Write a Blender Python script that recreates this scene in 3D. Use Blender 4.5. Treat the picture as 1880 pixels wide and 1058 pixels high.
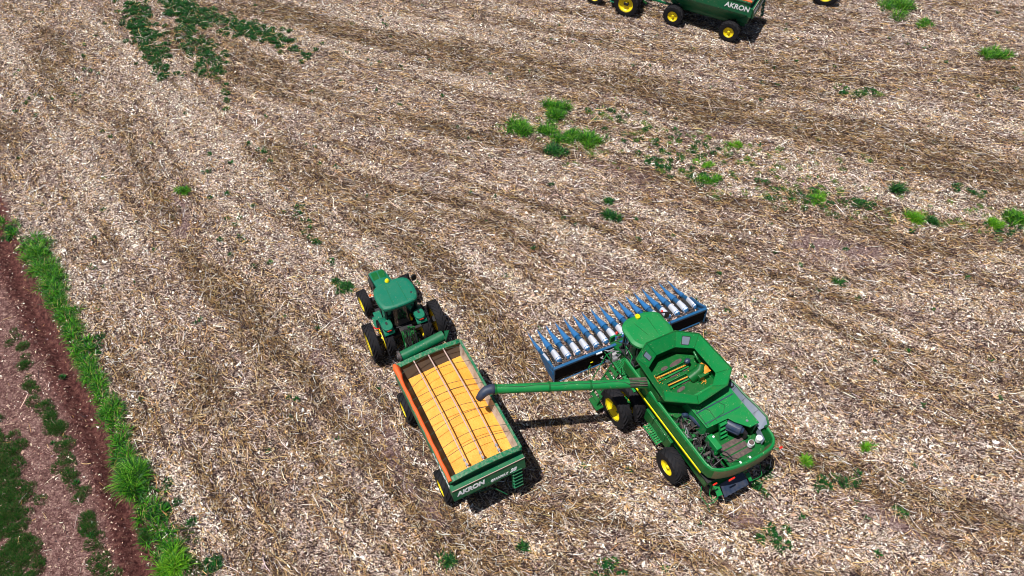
import bpy, bmesh, math, random
import numpy as np
from mathutils import Vector, Matrix
R = math.radians
for o in list(bpy.data.objects):
    bpy.data.objects.remove(o)
sc = bpy.context.scene
C = sc.collection

# ------------------------------------------------------------------ camera
CAM_H, CAM_PITCH, CAM_F = 30.98, 0.9005, 1356.0
cd = bpy.data.cameras.new('camera'); cam = bpy.data.objects.new('camera', cd); C.objects.link(cam)
cam.location = (0, 0, CAM_H); cam.rotation_euler = (math.pi/2 - CAM_PITCH, 0, 0)
cd.sensor_fit = 'HORIZONTAL'; cd.sensor_width = 36; cd.lens = 36*CAM_F/1880
cd.clip_start = 0.5; cd.clip_end = 3000
sc.camera = cam
# ------------------------------------------------------------------ light
SUN_EL, SHADOW_AZ = R(72.0), R(24.0)
w = bpy.data.worlds.new('World'); sc.world = w; w.use_nodes = True
nt = w.node_tree; sky = nt.nodes.new('ShaderNodeTexSky'); sky.sky_type = 'NISHITA'
sky.sun_disc = False; sky.sun_elevation = SUN_EL
sd = Vector((-math.cos(SHADOW_AZ)*math.cos(SUN_EL), -math.sin(SHADOW_AZ)*math.cos(SUN_EL), math.sin(SUN_EL)))
sky.sun_rotation = math.atan2(sd.x, sd.y)
bg = nt.nodes['Background']; bg.inputs[1].default_value = 0.05
nt.links.new(sky.outputs[0], bg.inputs[0])
sl = bpy.data.lights.new('sun', 'SUN'); sun = bpy.data.objects.new('sun', sl); C.objects.link(sun)
sl.energy = 5.0; sl.angle = R(0.5); sl.color = (1, .97, .92)
sun.rotation_euler = (-sd).to_track_quat('-Z', 'Y').to_euler(); sun.location = (-20, -10, 60)
sc.view_settings.view_transform = 'Standard'; sc.view_settings.look = 'None'
sc.view_settings.exposure = 0.27; sc.view_settings.gamma = 1

sc.cycles.filter_width = 1.05
rng = np.random.default_rng(7); rnd = random.Random(5)

def at(px, py, z=0.0):
    """ground point seen at a photo pixel"""
    a = (px-940)/CAM_F; b = -(py-529)/CAM_F
    Y = math.cos(CAM_PITCH)+b*math.sin(CAM_PITCH); Z = -math.sin(CAM_PITCH)+b*math.cos(CAM_PITCH)
    t = (z-CAM_H)/Z
    return (a*t, Y*t)

# ------------------------------------------------------------------ materials
def mat(name, col, rough=.5, metal=0, noise=None, bump=0, coat=0, spec=.5, nscale=3.0, bscale=40):
    """noise = (other colour, amount)"""
    m = bpy.data.materials.new(name); m.use_nodes = True
    n = m.node_tree; b = n.nodes['Principled BSDF']
    b.inputs['Base Color'].default_value = (*col, 1); b.inputs['Roughness'].default_value = rough
    b.inputs['Metallic'].default_value = metal; b.inputs['Coat Weight'].default_value = coat
    b.inputs['Specular IOR Level'].default_value = spec
    tc = n.nodes.new('ShaderNodeTexCoord')
    if noise:
        t = n.nodes.new('ShaderNodeTexNoise'); t.inputs['Scale'].default_value = nscale
        t.inputs['Detail'].default_value = 8; t.inputs['Roughness'].default_value = .65
        r = n.nodes.new('ShaderNodeValToRGB'); r.color_ramp.elements[0].position = .45; r.color_ramp.elements[1].position = .72
        r.color_ramp.elements[0].color = (0, 0, 0, 1); v = noise[1]; r.color_ramp.elements[1].color = (v, v, v, 1)
        mx = n.nodes.new('ShaderNodeMix'); mx.data_type = 'RGBA'
        mx.inputs[6].default_value = (*col, 1); mx.inputs[7].default_value = (*noise[0], 1)
        n.links.new(tc.outputs['Object'], t.inputs['Vector']); n.links.new(t.outputs[0], r.inputs[0])
        n.links.new(r.outputs[0], mx.inputs[0]); out = mx.outputs[2]
        if 'paint' in name:
            sp = n.nodes.new('ShaderNodeTexNoise'); sp.inputs['Scale'].default_value = 16; sp.inputs['Detail'].default_value = 3; n.links.new(tc.outputs['Object'], sp.inputs['Vector'])
            r3 = n.nodes.new('ShaderNodeValToRGB'); r3.color_ramp.elements[0].position = .66; r3.color_ramp.elements[1].position = .72; r3.color_ramp.elements[1].color = (.55, .55, .55, 1)
            m3 = n.nodes.new('ShaderNodeMix'); m3.data_type = 'RGBA'; m3.inputs[7].default_value = (.45, .38, .26, 1)
            n.links.new(sp.outputs[0], r3.inputs[0]); n.links.new(r3.outputs[0], m3.inputs[0]); n.links.new(out, m3.inputs[6]); out = m3.outputs[2]
        n.links.new(out, b.inputs['Base Color'])
        ad = n.nodes.new('ShaderNodeMath'); ad.operation = 'MULTIPLY_ADD'
        ad.inputs[1].default_value = .3; ad.inputs[2].default_value = rough
        n.links.new(r.outputs[0], ad.inputs[0]); n.links.new(ad.outputs[0], b.inputs['Roughness'])
    if bump:
        t2 = n.nodes.new('ShaderNodeTexNoise'); t2.inputs['Scale'].default_value = bscale; t2.inputs['Detail'].default_value = 4
        bp = n.nodes.new('ShaderNodeBump'); bp.inputs['Strength'].default_value = bump; bp.inputs['Distance'].default_value = .03
        n.links.new(tc.outputs['Object'], t2.inputs['Vector']); n.links.new(t2.outputs[0], bp.inputs['Height'])
        n.links.new(bp.outputs[0], b.inputs['Normal'])
    return m
DUST = (.30, .22, .14)
M = dict(
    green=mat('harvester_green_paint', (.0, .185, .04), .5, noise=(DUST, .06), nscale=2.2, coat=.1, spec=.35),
    dgreen=mat('harvester_shaded_green_paint', (.0, .095, .016), .42, noise=(DUST, .06), nscale=2.2, coat=.12, spec=.35),  # harvester green darkened: shade of flank and tank walls put into the colour
    tgreen=mat('tractor_green_paint', (.0, .135, .075), .48, noise=(DUST, .06), nscale=3, coat=.15, spec=.35),
    cgreen=mat('cart_green_paint', (.0, .115, .045), .45, noise=(DUST, .12), nscale=2.5, coat=.1, spec=.35),
    wgreen=mat('cart_worn_green_rim_paint', (.0, .13, .052), .5, noise=((.5, .38, .32), .35), nscale=9, spec=.35),
    yellow=mat('yellow_rim_paint', (.85, .66, .0), .4, noise=(DUST, .12)),
    tyre=mat('tyre_rubber', (.009, .009, .012), .8, noise=((.08, .055, .042), .15), nscale=5, bump=.2, spec=.25),
    black=mat('black_plastic', (.012, .012, .015), .5, noise=(DUST, .08)),
    void=mat('shade_black_back_wall', (.004, .004, .006), .8, spec=.1),  # near black stands for the shade behind the header, not a black sheet
    glass=mat('tinted_cab_glass', (.01, .012, .016), .08, spec=.8),
    hood=mat('divider_blue_plastic', (.025, .14, .34), .4, noise=((.2, .16, .12), .08), spec=.4),
    blue=mat('header_blue_steel', (.003, .08, .20), .45, noise=(DUST, .12)),
    chrome=mat('polished_hood_steel', (.80, .82, .90), .38, .5),
    steel=mat('bare_steel', (.35, .35, .37), .42, .7, noise=(DUST, .35)),
    grey=mat('pale_grey_screen', (.15, .18, .24), .6, noise=(DUST, .15)),
    rust=mat('worn_trough_steel', (.05, .045, .05), .6, .2, noise=((.16, .10, .07), .6), nscale=6),
    mats=mat('brown_grey_mat', (.07, .045, .045), .8, noise=((.22, .17, .12), .5), nscale=9),
    rubber=mat('dark_blue_rubber', (.015, .028, .06), .55, noise=(DUST, .14)),
    filt=mat('dark_blue_canister', (.018, .035, .075), .4, noise=(DUST, .12)),
    orange=mat('orange_tarpaulin', (.78, .10, .012), .6, noise=((.5, .12, .06), .5), nscale=7, bump=.3, bscale=12),
    lamp=mat('orange_lamp_lens', (.85, .13, .01), .3), red=mat('red_lens', (.75, .02, .01), .3),
    ylamp=mat('yellow_dome_plastic', (.88, .72, .0), .35),
    pole=mat('faded_pink_pole', (.48, .34, .30), .6, noise=((.35, .22, .17), .5), nscale=5),
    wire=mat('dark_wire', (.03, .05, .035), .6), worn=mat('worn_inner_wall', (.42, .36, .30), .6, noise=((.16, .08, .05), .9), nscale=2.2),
    brown=mat('shaded_brown_inner_wall', (.07, .042, .022), .6, noise=((.05, .03, .02), .8), nscale=2),  # brown of the front wall; also holds the left wall's shadow as colour
    white=mat('white_lettering', (.86, .88, .9), .5), decal=mat('yellow_stripe_decal', (.9, .78, .0), .4, noise=(DUST, .1)),
    dusty=mat('dust_covered_rear_panel', (.11, .10, .045), .6, noise=((.02, .12, .03), .8), nscale=4),
)
def corn_mat():
    m = bpy.data.materials.new('corn_kernels'); m.use_nodes = True; n = m.node_tree; b = n.nodes['Principled BSDF']
    tc = n.nodes.new('ShaderNodeTexCoord'); v = n.nodes.new('ShaderNodeTexVoronoi'); v.inputs['Scale'].default_value = 38
    t = n.nodes.new('ShaderNodeTexNoise'); t.inputs['Scale'].default_value = 1.4; t.inputs['Detail'].default_value = 5
    r = n.nodes.new('ShaderNodeValToRGB')
    r.color_ramp.elements[0].color = (.74, .24, .012, 1); r.color_ramp.elements[1].color = (.84, .41, .06, 1)
    r.color_ramp.elements[0].position = .1; r.color_ramp.elements[1].position = .8
    mx = n.nodes.new('ShaderNodeMix'); mx.data_type = 'RGBA'; mx.inputs[0].default_value = .45
    r2 = n.nodes.new('ShaderNodeValToRGB'); r2.color_ramp.elements[0].color = (.74, .24, .012, 1); r2.color_ramp.elements[1].color = (.85, .40, .055, 1)
    r2.color_ramp.elements[0].position = .35; r2.color_ramp.elements[1].position = .62
    n.links.new(tc.outputs['Object'], v.inputs['Vector']); n.links.new(tc.outputs['Object'], t.inputs['Vector'])
    n.links.new(v.outputs['Color'], r.inputs[0]); n.links.new(t.outputs[0], r2.inputs[0])
    n.links.new(r.outputs[0], mx.inputs[6]); n.links.new(r2.outputs[0], mx.inputs[7]); n.links.new(mx.outputs[2], b.inputs['Base Color'])
    b.inputs['Roughness'].default_value = .6
    bp = n.nodes.new('ShaderNodeBump'); bp.inputs['Strength'].default_value = .5; bp.inputs['Distance'].default_value = .02
    n.links.new(v.outputs['Distance'], bp.inputs['Height']); n.links.new(bp.outputs[0], b.inputs['Normal'])
    return m
M['corn'] = corn_mat()
def attr_mat(name, rough, translucent=0.0):
    m = bpy.data.materials.new(name); m.use_nodes = True; n = m.node_tree; b = n.nodes['Principled BSDF']
    a = n.nodes.new('ShaderNodeAttribute'); a.attribute_name = 'tone'
    n.links.new(a.outputs['Color'], b.inputs['Base Color']); b.inputs['Roughness'].default_value = rough
    b.inputs['Specular IOR Level'].default_value = .3
    if translucent:
        tr = n.nodes.new('ShaderNodeBsdfTranslucent'); mx = n.nodes.new('ShaderNodeMixShader'); mx.inputs[0].default_value = translucent
        n.links.new(a.outputs['Color'], tr.inputs[0]); n.links.new(b.outputs[0], mx.inputs[1]); n.links.new(tr.outputs[0], mx.inputs[2])
        n.links.new(mx.outputs[0], n.nodes['Material Output'].inputs[0])
    return m
M['litter'] = attr_mat('dry_litter', .65); M['leaf'] = attr_mat('green_leaf', .5, .3)

# ------------------------------------------------------------------ mesh helpers
def tag(o, label=None, cat=None, group=None, kind=None):
    if label: o['label'] = label
    if cat: o['category'] = cat
    if group: o['group'] = group
    if kind: o['kind'] = kind
    return o
def empty(name, loc, rz):
    o = bpy.data.objects.new(name, None); C.objects.link(o); o.location = loc; o.rotation_euler = (0, 0, rz)
    o.empty_display_size = .5; return o
class MB:
    def __init__(s): s.v = []; s.f = []; s.m = []; s.mi = 0
    def add(s, vs, fs, T=None):
        b = len(s.v)
        s.v += [tuple(T @ Vector(p)) if T else tuple(p) for p in vs]
        s.f += [tuple(b+i for i in f) for f in fs]; s.m += [s.mi]*len(fs); return s
    def mat(s, i): s.mi = i; return s
    def box(s, x0, x1, y0, y1, z0, z1, T=None):
        vs = [(x, y, z) for z in (z0, z1) for x, y in ((x0, y0), (x1, y0), (x1, y1), (x0, y1))]
        return s.add(vs, [(0, 3, 2, 1), (4, 5, 6, 7), (0, 1, 5, 4), (1, 2, 6, 5), (2, 3, 7, 6), (3, 0, 4, 7)], T)
    def bar(s, p, q, wd=.06, h=None):
        p, q = Vector(p), Vector(q); d = q-p; L = d.length; h = h or wd
        T = Matrix.Translation(p) @ d.to_track_quat('X', 'Z').to_matrix().to_4x4()
        return s.box(0, L, -wd/2, wd/2, -h/2, h/2, T)
    def tube(s, pts, r, n=8, cap=True):
        pts = [Vector(p) for p in pts]; rs = r if isinstance(r, (list, tuple)) else [r]*len(pts)
        vs = []; up = None
        for i, p in enumerate(pts):
            d = (pts[min(i+1, len(pts)-1)]-pts[max(i-1, 0)]).normalized()
            if up is None: up = Vector((0, 0, 1)) if abs(d.z) < .9 else Vector((1, 0, 0))
            a = d.cross(up).normalized(); up = a.cross(d).normalized()
            for k in range(n):
                t = 2*math.pi*k/n; vs.append(p+a*math.cos(t)*rs[i]+up*math.sin(t)*rs[i])
        fs = [(i*n+k, i*n+(k+1) % n, (i+1)*n+(k+1) % n, (i+1)*n+k) for i in range(len(pts)-1) for k in range(n)]
        if cap: fs += [tuple(reversed(range(n))), tuple((len(pts)-1)*n+k for k in range(n))]
        return s.add(vs, fs)
    def prism(s, poly, z0, z1, T=None):
        n = len(poly); vs = [(x, y, z0) for x, y in poly]+[(x, y, z1) for x, y in poly]
        return s.add(vs, [tuple(reversed(range(n))), tuple(range(n, 2*n))]+[(i, (i+1) % n, n+(i+1) % n, n+i) for i in range(n)], T)
    def plate(s, pts, th=.03):
        """thin solid plate from a planar 3-d outline"""
        p = [Vector(q) for q in pts]; nn = (p[1]-p[0]).cross(p[2]-p[1]).normalized()*th
        n = len(p); vs = p+[q+nn for q in p]
        return s.add(vs, [tuple(reversed(range(n))), tuple(range(n, 2*n))]+[(i, (i+1) % n, n+(i+1) % n, n+i) for i in range(n)])
    def lathe(s, prof, n=40, T=None, closed=False):
        """profile of (radius, y) spun round the y axis"""
        vs = [(r*math.cos(2*math.pi*k/n), y, r*math.sin(2*math.pi*k/n)) for r, y in prof for k in range(n)]
        m = len(prof); rng_ = range(m if closed else m-1)
        return s.add(vs, [(i*n+k, i*n+(k+1) % n, ((i+1) % m)*n+(k+1) % n, ((i+1) % m)*n+k) for i in rng_ for k in range(n)], T)
    def loft(s, rings, close=False, T=None):
        n = len(rings[0]); vs = [p for r in rings for p in r]; kk = range(n if close else n-1)
        return s.add(vs, [(i*n+k, i*n+(k+1) % n, (i+1)*n+(k+1) % n, (i+1)*n+k) for i in range(len(rings)-1) for k in kk], T)
    def build(s, name, mats, parent=None, bevel=0, smooth=True, solid=0, loc=None):
        me = bpy.data.meshes.new(name); me.from_pydata([tuple(v) for v in s.v], [], s.f)
        if not isinstance(mats, (list, tuple)): mats = [mats]
        for m in mats: me.materials.append(m)
        me.polygons.foreach_set('material_index', s.m); 
        bm = bmesh.new(); bm.from_mesh(me); bmesh.ops.recalc_face_normals(bm, faces=bm.faces)
        bm.to_mesh(me); bm.free()
        if smooth:
            me.polygons.foreach_set('use_smooth', [True]*len(me.polygons))
            me.set_sharp_from_angle(angle=R(35))
        o = bpy.data.objects.new(name, me); C.objects.link(o)
        if parent: o.parent = parent
        if loc: o.location = loc
        if solid: q = o.modifiers.new('solid', 'SOLIDIFY'); q.thickness = solid; q.offset = 0
        if bevel:
            q = o.modifiers.new('bevel', 'BEVEL'); q.width = bevel; q.segments = 2; q.limit_method = 'ANGLE'
        return o
def text_part(name, s, size, origin, xdir, updir, parent, m, ext=.004, shear=.25, bold=.0, sx=1.0):
    cu = bpy.data.curves.new(name, 'FONT'); cu.body = s; cu.size = size; cu.extrude = ext; cu.shear = shear; cu.offset = bold
    to = bpy.data.objects.new(name, cu); C.objects.link(to); bpy.context.view_layer.update()
    me = bpy.data.meshes.new_from_object(to.evaluated_get(bpy.context.evaluated_depsgraph_get()))
    bpy.data.objects.remove(to)
    o = bpy.data.objects.new(name, me); C.objects.link(o); me.materials.clear(); me.materials.append(m)
    x = Vector(xdir).normalized(); z = x.cross(Vector(updir)).normalized(); y = z.cross(x)
    o.parent = parent
    o.matrix_local = Matrix.Translation(origin) @ Matrix((x, y, z)).transposed().to_4x4() @ Matrix.Diagonal((sx, 1, 1, 1))
    return o
def copy_tree(o, parent=None, skip=()):
    c = o.copy(); C.objects.link(c); c.parent = parent
    for ch in list(o.children):
        if ch.name.split('.')[0] not in skip: copy_tree(ch, c, skip)
    return c
def smoothpoly(pts, it=2, closed=True):
    for _ in range(it):
        q = []; n = len(pts)
        for i in range(n if closed else n-1):
            a, b = pts[i], pts[(i+1) % n]
            q += [tuple(.75*u+.25*v for u, v in zip(a, b)), tuple(.25*u+.75*v for u, v in zip(a, b))]
        pts = q if closed else [pts[0]]+q+[pts[-1]]
    return pts

# ------------------------------------------------------------------ wheels
wheel_cache = {}
def wheel(parent, x, y, z, rad, wd, rr, nl, side=1, steer=0.0, dish=.35, hubm='yellow'):
    """lugged agricultural wheel; the axle runs along local y, the dish faces +y (side=1) or -y"""
    key = (rad, wd, rr, nl, dish)
    if key in wheel_cache: src = wheel_cache[key]
    else: src = None
    rot = steer + (0 if side > 0 else math.pi)
    if src is None:
        h = MB(); yo = wd/2*(1-2*dish)
        h.lathe([(.001, yo+.10), (rr*.2, yo+.10), (rr*.22, yo+.05), (rr*.27, yo+.03), (rr*.28, yo-.04), (.001, yo-.04)], 20)
        for k in range(8):
            a = 2*math.pi*k/8; h.tube([(rr*.24*math.cos(a), yo+.03, rr*.24*math.sin(a)), (rr*.24*math.cos(a), yo+.06, rr*.24*math.sin(a))], .016, 6)
        hub = h.build('wheel', M[hubm], None)
        t = MB(); W2 = wd/2; sh = rad*.97
        prof = [(rr, -W2*.8), (rr+.03, -W2*.95), (rr+(rad-rr)*.45, -W2*1.03), (rad*.92, -W2*.97), (rad*.955, -W2*.8), (rad*.965, 0),
                (rad*.955, W2*.8), (rad*.92, W2*.97), (rr+(rad-rr)*.45, W2*1.03), (rr+.03, W2*.95), (rr, W2*.8), (rr-.02, 0)]
        t.lathe(prof, 48, closed=True)
        lh = rad*.05
        for sgn in (-1, 1):
            for k in range(nl):
                a0 = 2*math.pi*(k+(.5 if sgn > 0 else 0))/nl; pts = []
                for u in (0, .35, .7, 1.0, 1.12):
                    yy = sgn*W2*(.02+.95*u) if u <= 1 else sgn*W2*1.02
                    aa = a0+.42*u*(1.0/ max(rad, .8)) - .10*u*u
                    ro = rad if u < 1.05 else rad*.9
                    pts.append((aa, yy, ro))
                rings = []
                dw = .028/rad*1.2
                for aa, yy, ro in pts:
                    q = [(aa-dw, ro-lh*1.2), (aa-dw*.7, ro), (aa+dw*.7, ro), (aa+dw, ro-lh*1.2)]
                    rings.append([(r_*math.cos(b), yy, r_*math.sin(b)) for b, r_ in q])
                t.loft(rings); 
        ty = t.build('tyre', M['tyre'], hub)
        r = MB(); y1 = W2*.86
        r.lathe([(rr*1.04, y1+.02), (rr*1.02, y1-.01), (rr*.93, y1-.04), (rr*.88, yo+.06), (rr*.80, yo+.01), (rr*.34, yo-.02), (.001, yo-.02)], 44)
        r.lathe([(rr*1.04, -y1-.02), (rr*1.02, -y1+.01), (rr*.93, -y1+.04), (rr*.86, yo-.06), (rr*.3, yo-.10), (.001, yo-.10)], 44)
        r.build('rim', M[hubm], hub)
        wheel_cache[key] = hub; o = hub; o.parent = parent
    else:
        o = copy_tree(src, parent)
    o.location = (x, y, z); o.rotation_euler = (0, rnd.uniform(0, 1.2), rot)
    return o

# ------------------------------------------------------------------ ground fields
_nz = {}
def vnoise(x, y, seed):
    if seed not in _nz: _nz[seed] = np.random.default_rng(seed).random((256, 256))
    g = _nz[seed]; xi = np.floor(x).astype(int); yi = np.floor(y).astype(int); fx = x-xi; fy = y-yi
    fx = fx*fx*(3-2*fx); fy = fy*fy*(3-2*fy)
    a = g[xi % 256, yi % 256]; b = g[(xi+1) % 256, yi % 256]; c = g[xi % 256, (yi+1) % 256]; d = g[(xi+1) % 256, (yi+1) % 256]
    return (a*(1-fx)+b*fx)*(1-fy)+(c*(1-fx)+d*fx)*fy
def fbm(x, y, seed, oc=4):
    s = 0; a = .5; t = 0
    for i in range(oc): s = s+a*vnoise(x*2**i, y*2**i, seed+i); t += a; a *= .55
    return s/t
def pdist(x, y, pts):
    """unsigned and signed distance to a polyline (positive to the right of its direction reversed)"""
    best = np.full(x.shape, 1e9); sg = np.zeros(x.shape)
    for (x0, y0), (x1, y1) in zip(pts[:-1], pts[1:]):
        dx, dy = x1-x0, y1-y0; t = np.clip(((x-x0)*dx+(y-y0)*dy)/(dx*dx+dy*dy), 0, 1)
        d = np.hypot(x-x0-t*dx, y-y0-t*dy); m = d < best; best = np.where(m, d, best)
        sg = np.where(m, np.sign((x-x0)*(-dy)+(y-y0)*dx), sg)
    return best, best*sg
DITCH = [(-42, 46), (-33, 33.5), (-27.61, 26.44), (-21.97, 19.4), (-18.08, 14.24), (-15.1, 9.53), (-12, 4.2), (-9, -2)]
DARK = [([(330, 60), (480, 150), (600, 185), (760, 222), (900, 258)], 1.2, .8), ([(430, 12), (560, 38), (680, 72), (800, 92), (940, 120), (1100, 150), (1300, 205), (1500, 235), (1700, 270), (1900, 325)], 1.7, 1.0),
        ([(500, 280), (600, 330), (700, 368), (860, 382), (1000, 440)], 1.25, 1.0), ([(1000, 265), (1150, 300), (1300, 340), (1450, 372), (1560, 405), (1700, 455), (1900, 475)], 1.4, .7),
        ([(60, 130), (130, 210), (240, 200), (260, 260), (300, 380), (350, 450)], 1.1, .45), ([(410, 510), (470, 560), (540, 650), (610, 730), (680, 830), (740, 890), (810, 990)], 1.0, .8),
        ([(1480, 560), (1560, 620), (1700, 665), (1900, 720)], 1.8, .6), ([(1000, 790), (1090, 850), (1150, 880), (1080, 940), (1000, 950)], 1.0, .9),
        ([(780, 470), (880, 560), (960, 690), (1010, 830)], 1.3, .55), ([(1400, 820), (1560, 880), (1720, 960), (1880, 1000)], 1.0, .55), ([(900, 30), (1100, 70), (1300, 100), (1500, 130), (1900, 160)], 1.6, .35),
        ([(200, 560), (230, 700), (330, 900)], .7, .3), ([(1250, 480), (1500, 500), (1700, 540), (1900, 560)], .9, .45), ([(1120, 870), (1300, 960), (1400, 1060)], .8, .3)]
LIGHT = [([(290, 110), (330, 180), (420, 270), (520, 370), (600, 440), (690, 500), (740, 580)], 1.15, 1.25), ([(940, 380), (1100, 430), (1300, 520), (1500, 600), (1580, 660)], 1.0, .6),
         ([(1280, 690), (1380, 760), (1480, 830), (1640, 900)], .8, .7), ([(980, 205), (1150, 235), (1350, 265), (1500, 290), (1660, 350), (1880, 380)], 1.3, .55), ([(60, 440), (150, 560), (250, 700), (330, 850), (430, 1000)], 1.7, .5),
         ([(0, 60), (90, 200), (160, 330), (240, 470)], 1.6, .45), ([(840, 960), (940, 1000), (1050, 1050)], 1.2, .8), ([(1180, 950), (1350, 1010), (1600, 1050)], 1.3, .6), ([(560, 830), (660, 960), (760, 1050)], 1.0, .5),
         ([(150, 30), (240, 120), (330, 250), (420, 400)], 1.0, .5), ([(520, 60), (700, 110), (900, 150)], .8, .5), ([(700, 20), (900, 60), (1080, 110)], .9, .5), ([(1180, 640), (1330, 700), (1500, 790)], .9, .5), ([(880, 490), (1000, 570)], 1.2, .4)]
BARE = [([(1500, 455), (1620, 470)], .9, .8), ([(1260, 250), (1400, 240)], .8, .6), ([(1560, 920), (1700, 985)], .7, .8), ([(1340, 955), (1400, 965)], .35, 1.1), ([(590, 650), (740, 860), (800, 960)], .35, .9),
        ([(700, 800), (740, 870)], .5, .9), ([(330, 350), (345, 420)], .35, .8), ([(1080, 290), (1180, 330)], .7, .6), ([(1650, 560), (1750, 555)], .6, .5), ([(1100, 180), (1200, 190)], .6, .5)]
def tog(lst): return [([at(*q) for q in p], w_, s_) for p, w_, s_ in lst]
DARKG, LIGHTG, BAREG = tog(DARK), tog(LIGHT), tog(BARE)
def acc(x, y, lst):
    s = np.zeros(x.shape)
    for p, w_, k in lst:
        d, _ = pdist(x, y, p); s = np.maximum(s, k*np.exp(-(d/w_)**2))
    return s
# row direction at any point, blended from the run of the hand-laid bands; noise is smeared along it into long streaks
SEG = np.array([(*((np.array(a)+np.array(b))/2), math.atan2(b[1]-a[1], b[0]-a[0]), math.hypot(b[0]-a[0], b[1]-a[1])) for lst in (DARKG, LIGHTG, [(DITCH, 0, 0)]) for p, _, _ in lst for a, b in zip(p[:-1], p[1:])])
LX0, LY0, LD = -56.0, 3.0, .14
lgx, lgy = np.meshgrid(LX0+LD*np.arange(800), LY0+LD*np.arange(480))
cs, sn = np.zeros(lgx.shape), np.zeros(lgx.shape)
for mx_, my_, a_, l_ in SEG:
    wt = min(l_, 6)/(((lgx-mx_)**2+(lgy-my_)**2)**1.5+6); cs += wt*np.cos(2*a_); sn += wt*np.sin(2*a_)
LANG = .5*np.arctan2(sn, cs)
def lic(cell, length, seed):
    src = fbm(lgx/cell, lgy/cell, seed, 2)-.5; out = np.zeros(src.shape); n = int(length/LD)
    for sgn in (1, -1):
        px, py = np.meshgrid(np.arange(800.), np.arange(480.)); pdx, pdy = np.cos(LANG)*sgn, np.sin(LANG)*sgn
        for k in range(n):
            ix, iy = np.clip(px.astype(int), 0, 799), np.clip(py.astype(int), 0, 479); out += src[iy, ix]*(1-k/n)
            a = LANG[iy, ix]; dx, dy = np.cos(a), np.sin(a); f = np.where(dx*pdx+dy*pdy < 0, -1, 1); pdx, pdy = dx*f, dy*f; px = px+pdx; py = py+pdy
    return (out-out.mean())/out.std()
L1, L2, L3 = lic(.75, 7.0, 210), lic(.30, 2.6, 220), lic(1.6, 9.0, 230)
def samp(g, x, y):
    return g[np.clip(((y-LY0)/LD).astype(int), 0, 479), np.clip(((x-LX0)/LD).astype(int), 0, 799)]
def fields(x, y):
    """signed road distance, straw darkness, husk brightness, bareness, row angle - over ground points"""
    wx = x+.9*(fbm(x*.5, y*.5, 60, 3)-.5)*2; wy = y+.9*(fbm(x*.5, y*.5, 70, 3)-.5)*2
    _, s = pdist(x+.5*(fbm(x*1.2, y*1.2, 80, 3)-.5), y, DITCH)
    jx, jy = x+rng.normal(0, .05, x.shape), y+rng.normal(0, .05, x.shape)
    v = .62*samp(L1, jx, jy)+.62*samp(L2, jx, jy)+.42*samp(L3, jx, jy)
    big = fbm(x*1.6, y*1.6, 90, 5)-.5
    v = v+1.6*big
    dk = acc(wx, wy, DARKG)*(.82+.42*v)+.55*np.clip(v-.25, 0, 2)
    lt = acc(wx, wy, LIGHTG)*(.82-.42*v)+.52*np.clip(-v-.2, 0, 2)
    br = acc(wx, wy, BAREG)*(.9+.5*v)
    return s, np.clip(dk, 0, 1.1), np.clip(lt, 0, 1.1), np.clip(br, 0, 1), samp(LANG, x, y)
def gz(x, y, s=None):
    if s is None: s = fields(x, y)[0]
    z = .07*(fbm(x*.8, y*.8, 30, 3)-.5)+.05*(fbm(x*3.1, y*3.1, 40, 3)-.5)
    d = -.55*np.exp(-(s/.36)**2)+.05*np.exp(-((s-.95)/.5)**2)-.10*(1/(1+np.exp((s+.2)*4)))
    d += -.07*np.exp(-((s+2.9)/.3)**2)
    return z+d

gx = np.concatenate([[-900, -400, -200, -100, -70], np.arange(-50, 50.01, .2), [70, 100, 200, 400, 900]])
gy = np.concatenate([[-300, -60, -10, 2], np.arange(5, 68.01, .2), [72, 80, 100, 160, 300, 700, 1500]])
GX, GY = np.meshgrid(gx, gy); X, Y = GX.ravel(), GY.ravel()
s_, dk_, lt_, br_, _ = fields(X, Y); Z = gz(X, Y, s_)
me = bpy.data.meshes.new('field_ground'); nx, ny = len(gx), len(gy)
me.vertices.add(nx*ny); me.vertices.foreach_set('co', np.stack([X, Y, Z], 1).astype(np.float32).ravel())
ii = (np.arange(ny-1)[:, None]*nx+np.arange(nx-1)[None]).ravel(); qd = np.stack([ii, ii+1, ii+nx+1, ii+nx], 1)
me.loops.add(qd.size); me.polygons.add(len(qd)); me.loops.foreach_set('vertex_index', qd.ravel().astype(np.int32))
me.polygons.foreach_set('loop_start', (np.arange(len(qd))*4).astype(np.int32)); me.polygons.foreach_set('loop_total', np.full(len(qd), 4, np.int32))
me.update(calc_edges=True); me.polygons.foreach_set('use_smooth', [True]*len(qd))
for nm, arr in (('road', s_), ('straw', dk_), ('husk', lt_), ('bare', br_)):
    a = me.attributes.new(nm, 'FLOAT', 'POINT'); a.data.foreach_set('value', arr.astype(np.float32))
ground = tag(bpy.data.objects.new('field_ground', me), kind='structure'); C.objects.link(ground)
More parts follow.
